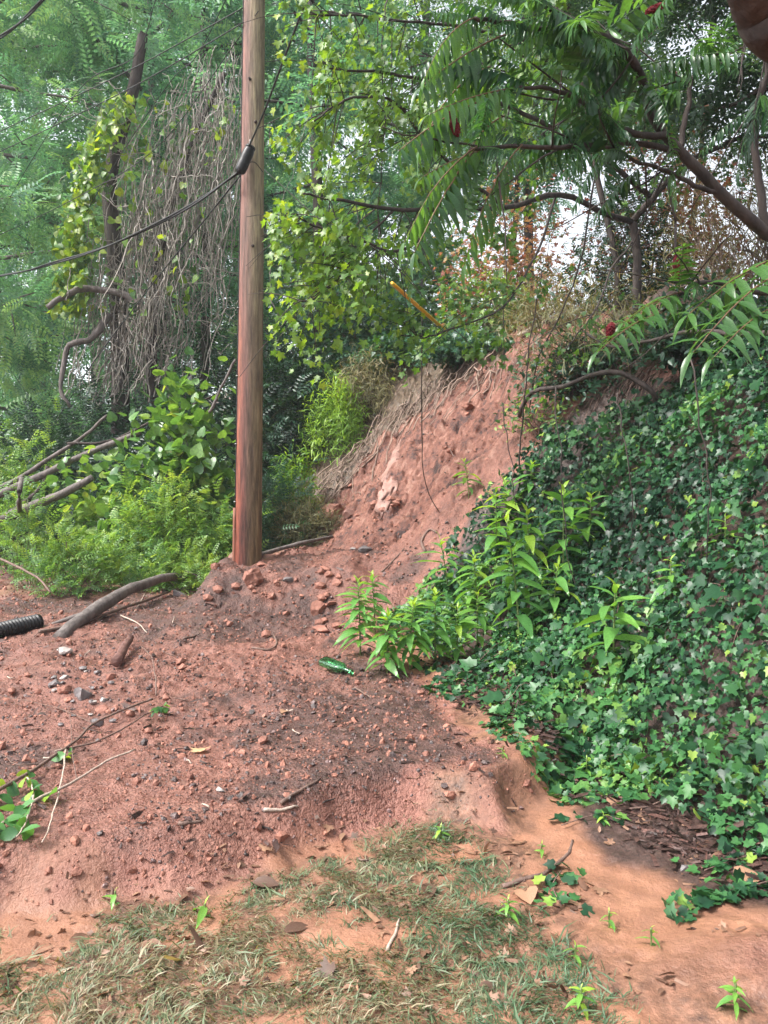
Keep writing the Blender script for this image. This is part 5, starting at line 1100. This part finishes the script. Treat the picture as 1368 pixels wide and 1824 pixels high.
# close reddish branch at the top right corner
limb('near_branch', 'close dark brown branch cutting the top right corner', [P(1270, -150, 1.0), P(1335, -60, 1.02), P(1372, 0, 1.05), P(1420, 60, 1.1), P(1600, 230, 1.5), A(1.9, 2.6, 1.4), on(2.5, 3.0, -.2)], .03, .055, 'bark', n=26, amp=.01, seed=6, sides=12)
def maple():
    base = G(1128, 600); t = thing('maple_tree', 'small dark stemmed maple with sunlit yellow green lobed leaves', 'tree', base)
    r = RNG(1301); D = base[1]
    limbs = [([base + A(0, 0, -.2), P(1130, 520, D), P(1127, 450, D), P(1126, 396, D)], .055, .045),
             ([P(1126, 396, D), P(1060, 378, D - .4), P(990, 350, D - 1.0), P(900, 372, D - 1.6), P(800, 376, D - 2.1), P(700, 376, D - 2.5), P(600, 357, D - 2.8), P(540, 345, D - 3)], .036, .008),
             ([P(1126, 396, D), P(1160, 350, D - .1), P(1200, 312, D - .2), P(1260, 268, D - .3), P(1340, 242, D - .4), P(1420, 250, D - .5)], .04, .02),
             ([P(1160, 350, D - .1), P(1050, 270, D - .8), P(930, 200, D - 1.5), P(800, 150, D - 2.1), P(690, 130, D - 2.4), P(570, 120, D - 2.8)], .03, .008),
             ([P(900, 372, D - 1.6), P(820, 300, D - 2), P(760, 230, D - 2.3), P(700, 180, D - 2.5), P(620, 180, D - 2.8), P(560, 215, D - 3)], .02, .006),
             ([P(800, 376, D - 2.1), P(720, 440, D - 2.3), P(640, 420, D - 2.6), P(560, 400, D - 2.8), P(510, 380, D - 3)], .016, .005),
             ([P(990, 350, D - 1.0), P(960, 440, D - 1.3), P(905, 530, D - 1.6), P(820, 580, D - 1.9), P(750, 600, D - 2.1), P(700, 590, D - 2.2)], .014, .005),
             ([P(1000, 90, D - 1.4), P(900, 60, D - 1.8), P(780, 40, D - 2.2), P(640, 30, D - 2.6), P(550, 20, D - 2.8)], .018, .006),
             ([P(1050, 270, D - .8), P(1020, 160, D - 1.1), P(1000, 90, D - 1.4), P(990, -60, D - 1.6)], .02, .014),
             ([P(690, 0, D - 2.4), P(678, 100, D - 2.45), P(682, 250, D - 2.5), P(676, 380, D - 2.5), P(672, 540, D - 2.5)], .006, .003),
             ([P(1126, 430, D), P(1080, 500, D - .4), P(1045, 570, D - .8), P(985, 640, D - 1.0)], .014, .006),
             ([P(700, 376, D - 2.5), P(640, 440, D - 2.6), P(580, 520, D - 2.8), P(520, 540, D - 3)], .010, .004)]
    sites = []; tw = MB()
    for k, (pts, a, b) in enumerate(limbs):
        c = wobble(curve(pts, 26), .05, 60 + k); mb = MB(); mb.tube(c, np.linspace(a, b, 26), 7); mb.build('limb' if k else 'trunk', M['bark'], t)
        if k in (0,): continue
        nt = 26 if k in (1, 3, 4, 5, 7, 11) else 34 if k in (2, 8) else 16
        for _ in range(nt):
            i = int(r.uniform(.3, .99) * 25); d = nrm(A(r.normal(-.4, .6), r.normal(-.1, .5), r.normal(-.25, .45))); L = r.uniform(.25, .7); s = np.linspace(0, 1, 5)[:, None]
            p = c[i] + d * L * s + A(0, 0, -.25 * L) * s * s; tw.tube(p, [.005, .002], 4, cap=False)
            for q in range(3 if k not in (2, 10) else 1): sites.append((p[1 + q % 4], p[4], k, p[4][0] / p[4][1]))
    tag(tw.build('twigs', M['bark'], t), None, None, kind='stuff')
    n = 4900; S = sites; i = r.integers(0, len(S), n); a = np.array([s[0] for s in S])[i]; b = np.array([s[1] for s in S])[i]; w = r.uniform(0, 1.1, (n, 1))
    pos = a * (1 - w) + b * w + r.normal(0, .06, (n, 3)); left = np.array([s[3] for s in S])[i]
    tt = np.clip(.48 - 1.0 * (left + .05) + r.normal(0, .2, n), 0, 1)  # leaves tinted lighter toward the left, lit look put into the colour
    dd = nrm(r.normal(0, .5, (n, 3)) + A(-.3, -.1, -.75)); nn = nrm(r.normal(0, .45, (n, 3)) + A(-.2, -.35, .8)); sz = r.uniform(.04, .078, n)
    px = 684 + FPX * pos[:, 0] / pos[:, 1]; py = 912 - FPX * (pos[:, 2] - CAM_Z) / pos[:, 1]; ok = (px > 462 + r.uniform(0, 40, n)) & ~((np.abs(py - (475 + (px - 680) * .73)) < 32) & (px > 660) & (px < 810) & (r.random(n) < .8)); pos, dd, nn, sz, tt, px = pos[ok], dd[ok], nn[ok], sz[ok], tt[ok], px[ok]; o = np.argsort(-(sz / pos[:, 1]) * (px < 800)); near = o[:300]; rest = o[300:]
    mb = MB(); mb.inst(MAPLE, pos[rest], dd[rest], nn[rest], sz[rest], tt[rest]); tag(mb.build('foliage', M['maple'], t), None, None, kind='stuff')
    var = []
    for q in range(5): mb = MB(); mb.add(*MAPLE, .1 + .2 * q); var.append(mb.mesh('maple_leaf', M['maple']))
    for j in near: place('leaf', var[int(np.clip(tt[j] * 5, 0, 4))], t, pos[j], dd[j], nn[j], sz[j])
maple()
# dark tree at the right, its crown over the bank
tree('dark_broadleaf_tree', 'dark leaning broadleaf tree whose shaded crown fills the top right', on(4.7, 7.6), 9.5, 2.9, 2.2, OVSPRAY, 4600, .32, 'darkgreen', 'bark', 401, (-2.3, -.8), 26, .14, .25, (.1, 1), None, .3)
tree('added_shade_tree', 'big shade tree added right of the frame, its lowest leaves over the sumac', on(4.9, 5.2), 9.5, 3.7, 2.8, OVSPRAY, 4200, .3, 'darkgreen', 'bark', 404, (-2.2, .2), 28, .16, .2, (.1, 1), None, .32)  # added mostly out of view to shade the sumac and ivy
t402 = tree('dark_broadleaf_tree', 'shaded tree behind the sumac fronds at the top centre right', on(3.4, 11.2), 9, 2.3, 2.6, OVSPRAY, 3600, .28, 'hillgreen', 'bark', 402, (-1.1, -.4), 26, .055, .25, (.0, .8), None, .34)
copy_thing(t402, on(2.5, 16.0), 1.9, 1.25, 'leafy hilltop tree behind the orange shrub')
copy_thing(t402, on(5.2, 13.4), 3.6, 1.1, 'leafy hilltop tree behind the pink shrub at the right edge')
copy_thing(t402, on(6.4, 9.0), .9, 1.0, 'shaded tree just inside the right edge above the ivy')
shrub('leafy_shrub', 'dark green shrub closing the gap behind the maple stem', on(3.7, 11.6), 1.0, .5, 2.4, OVSPRAY, 1500, .2, 'darkgreen', 247, tint=(.0, .9), clumps=30, nst=20, cl=.22)
shrub('bare_thicket', 'tall purplish leafless thicket at the right edge above the ivy', on(4.6, 9.0), .9, .5, 2.3, lance(.03, 3, .1, .6), 2200, .15, 'drygrass', 246, 'thicket', tint=(.2, .9), clumps=36, nst=80, bark='twig', r0=.009)
# dead limbs in front of the upper scar
limb('dead_limb', 'arched bare dark limb in front of the upper scar', [P(925, 742, 8.6), P(945, 700, 8.3), P(1000, 688, 8.0), P(1060, 668, 7.8), P(1110, 668, 7.7), P(1160, 700, 7.6), P(1170, 720, 7.7)], .022, .03, 'bark', amp=.05, seed=71)
limb('dead_limb', 'bare dark limb sagging across below the red fruit cones', [P(1040, 590, 8.2), P(1090, 615, 7.6), P(1160, 605, 7.0), P(1230, 592, 6.2), P(1300, 594, 5.6), P(1420, 600, 5.0), on(3.2, 5.6, -.1)], .012, .022, 'bark', n=22, amp=.04, seed=72)
limb('dead_limb', 'thin bare limb curving down from the maple to the scar', [P(1062, 300, 7.6), P(1030, 470, 7.9), P(1000, 560, 8.2), P(960, 640, 8.6), P(940, 760, 9.2), G(925, 830)], .010, .008, 'bark', n=20, amp=.04, seed=73)
limb('fallen_branch', 'pale bare branch lying along the hilltop crest', [on(2.1, 12.0, .1), on(2.9, 11.9, .16), on(3.7, 11.4, .2), on(4.4, 11, .12)], .045, .03, 'paletwig', amp=.04, seed=74)
limb('hanging_vine', 'long thin dark vine hanging straight down before the scar', [P(752, 560, 7.2), P(750, 650, 7.4), P(752, 760, 7.8), P(755, 850, 8.3), P(775, 900, 8.9), P(792, 925, 9.3)], .006, .005, 'bark', cat='vine', amp=.03, seed=75, sides=5)
limb('hanging_vine', 'dark stem rising from the ivy in front of the scar', [G(925, 870), P(930, 800, 8.3), P(938, 700, 8.0), P(950, 600, 7.8), P(965, 480, 7.6)], .010, .006, 'bark', cat='vine', amp=.05, seed=76, sides=6)

# ------------------------------------------------------------------ damp air
def haze():
    lo, hi = A(-100, -8, -2.5), A(100, 95, 34); mb = MB()
    V = np.array([(x, y, z) for x in (lo[0], hi[0]) for y in (lo[1], hi[1]) for z in (lo[2], hi[2])])
    mb.add(V, [(0, 1, 3), (0, 3, 2), (4, 6, 7), (4, 7, 5), (0, 4, 5), (0, 5, 1), (2, 3, 7), (2, 7, 6), (0, 2, 6), (0, 6, 4), (1, 5, 7), (1, 7, 3)])
    m = bpy.data.materials.new('damp_air'); m.use_nodes = True; n = m.node_tree.nodes; n.remove(n['Principled BSDF'])
    v = n.new('ShaderNodeVolumePrincipled'); v.inputs['Color'].default_value = (.86, .93, 1, 1); v.inputs['Density'].default_value = .0012; v.inputs['Anisotropy'].default_value = .2
    m.node_tree.links.new(v.outputs[0], n['Material Output'].inputs['Volume'])
    o = mb.build('haze', m, smooth=False); o['kind'] = 'stuff'; o['label'] = 'thin damp haze in the air of the wood'
haze()

for k, (u, v0, v1, lab) in enumerate([(1000, 690, 1060, 'thin dark stem hanging straight down over the upper ivy'), (1110, 700, 980, 'thin dark stem slanting over the ivy below the arched limb'), (1240, 640, 1010, 'bare thin stem slanting down the dark ivy at the right'), (905, 720, 930, 'thin stem hanging at the scar and ivy border')]):
    b = Q(u + 20, v1, .97); limb('hanging_vine', lab, [P(u - 10, v0, b[1] - .1), P(u + 8, (v0 + v1) / 2, b[1] - .15), b], .006, .004, 'bark', cat='vine', amp=.05, seed=120 + k, sides=5)
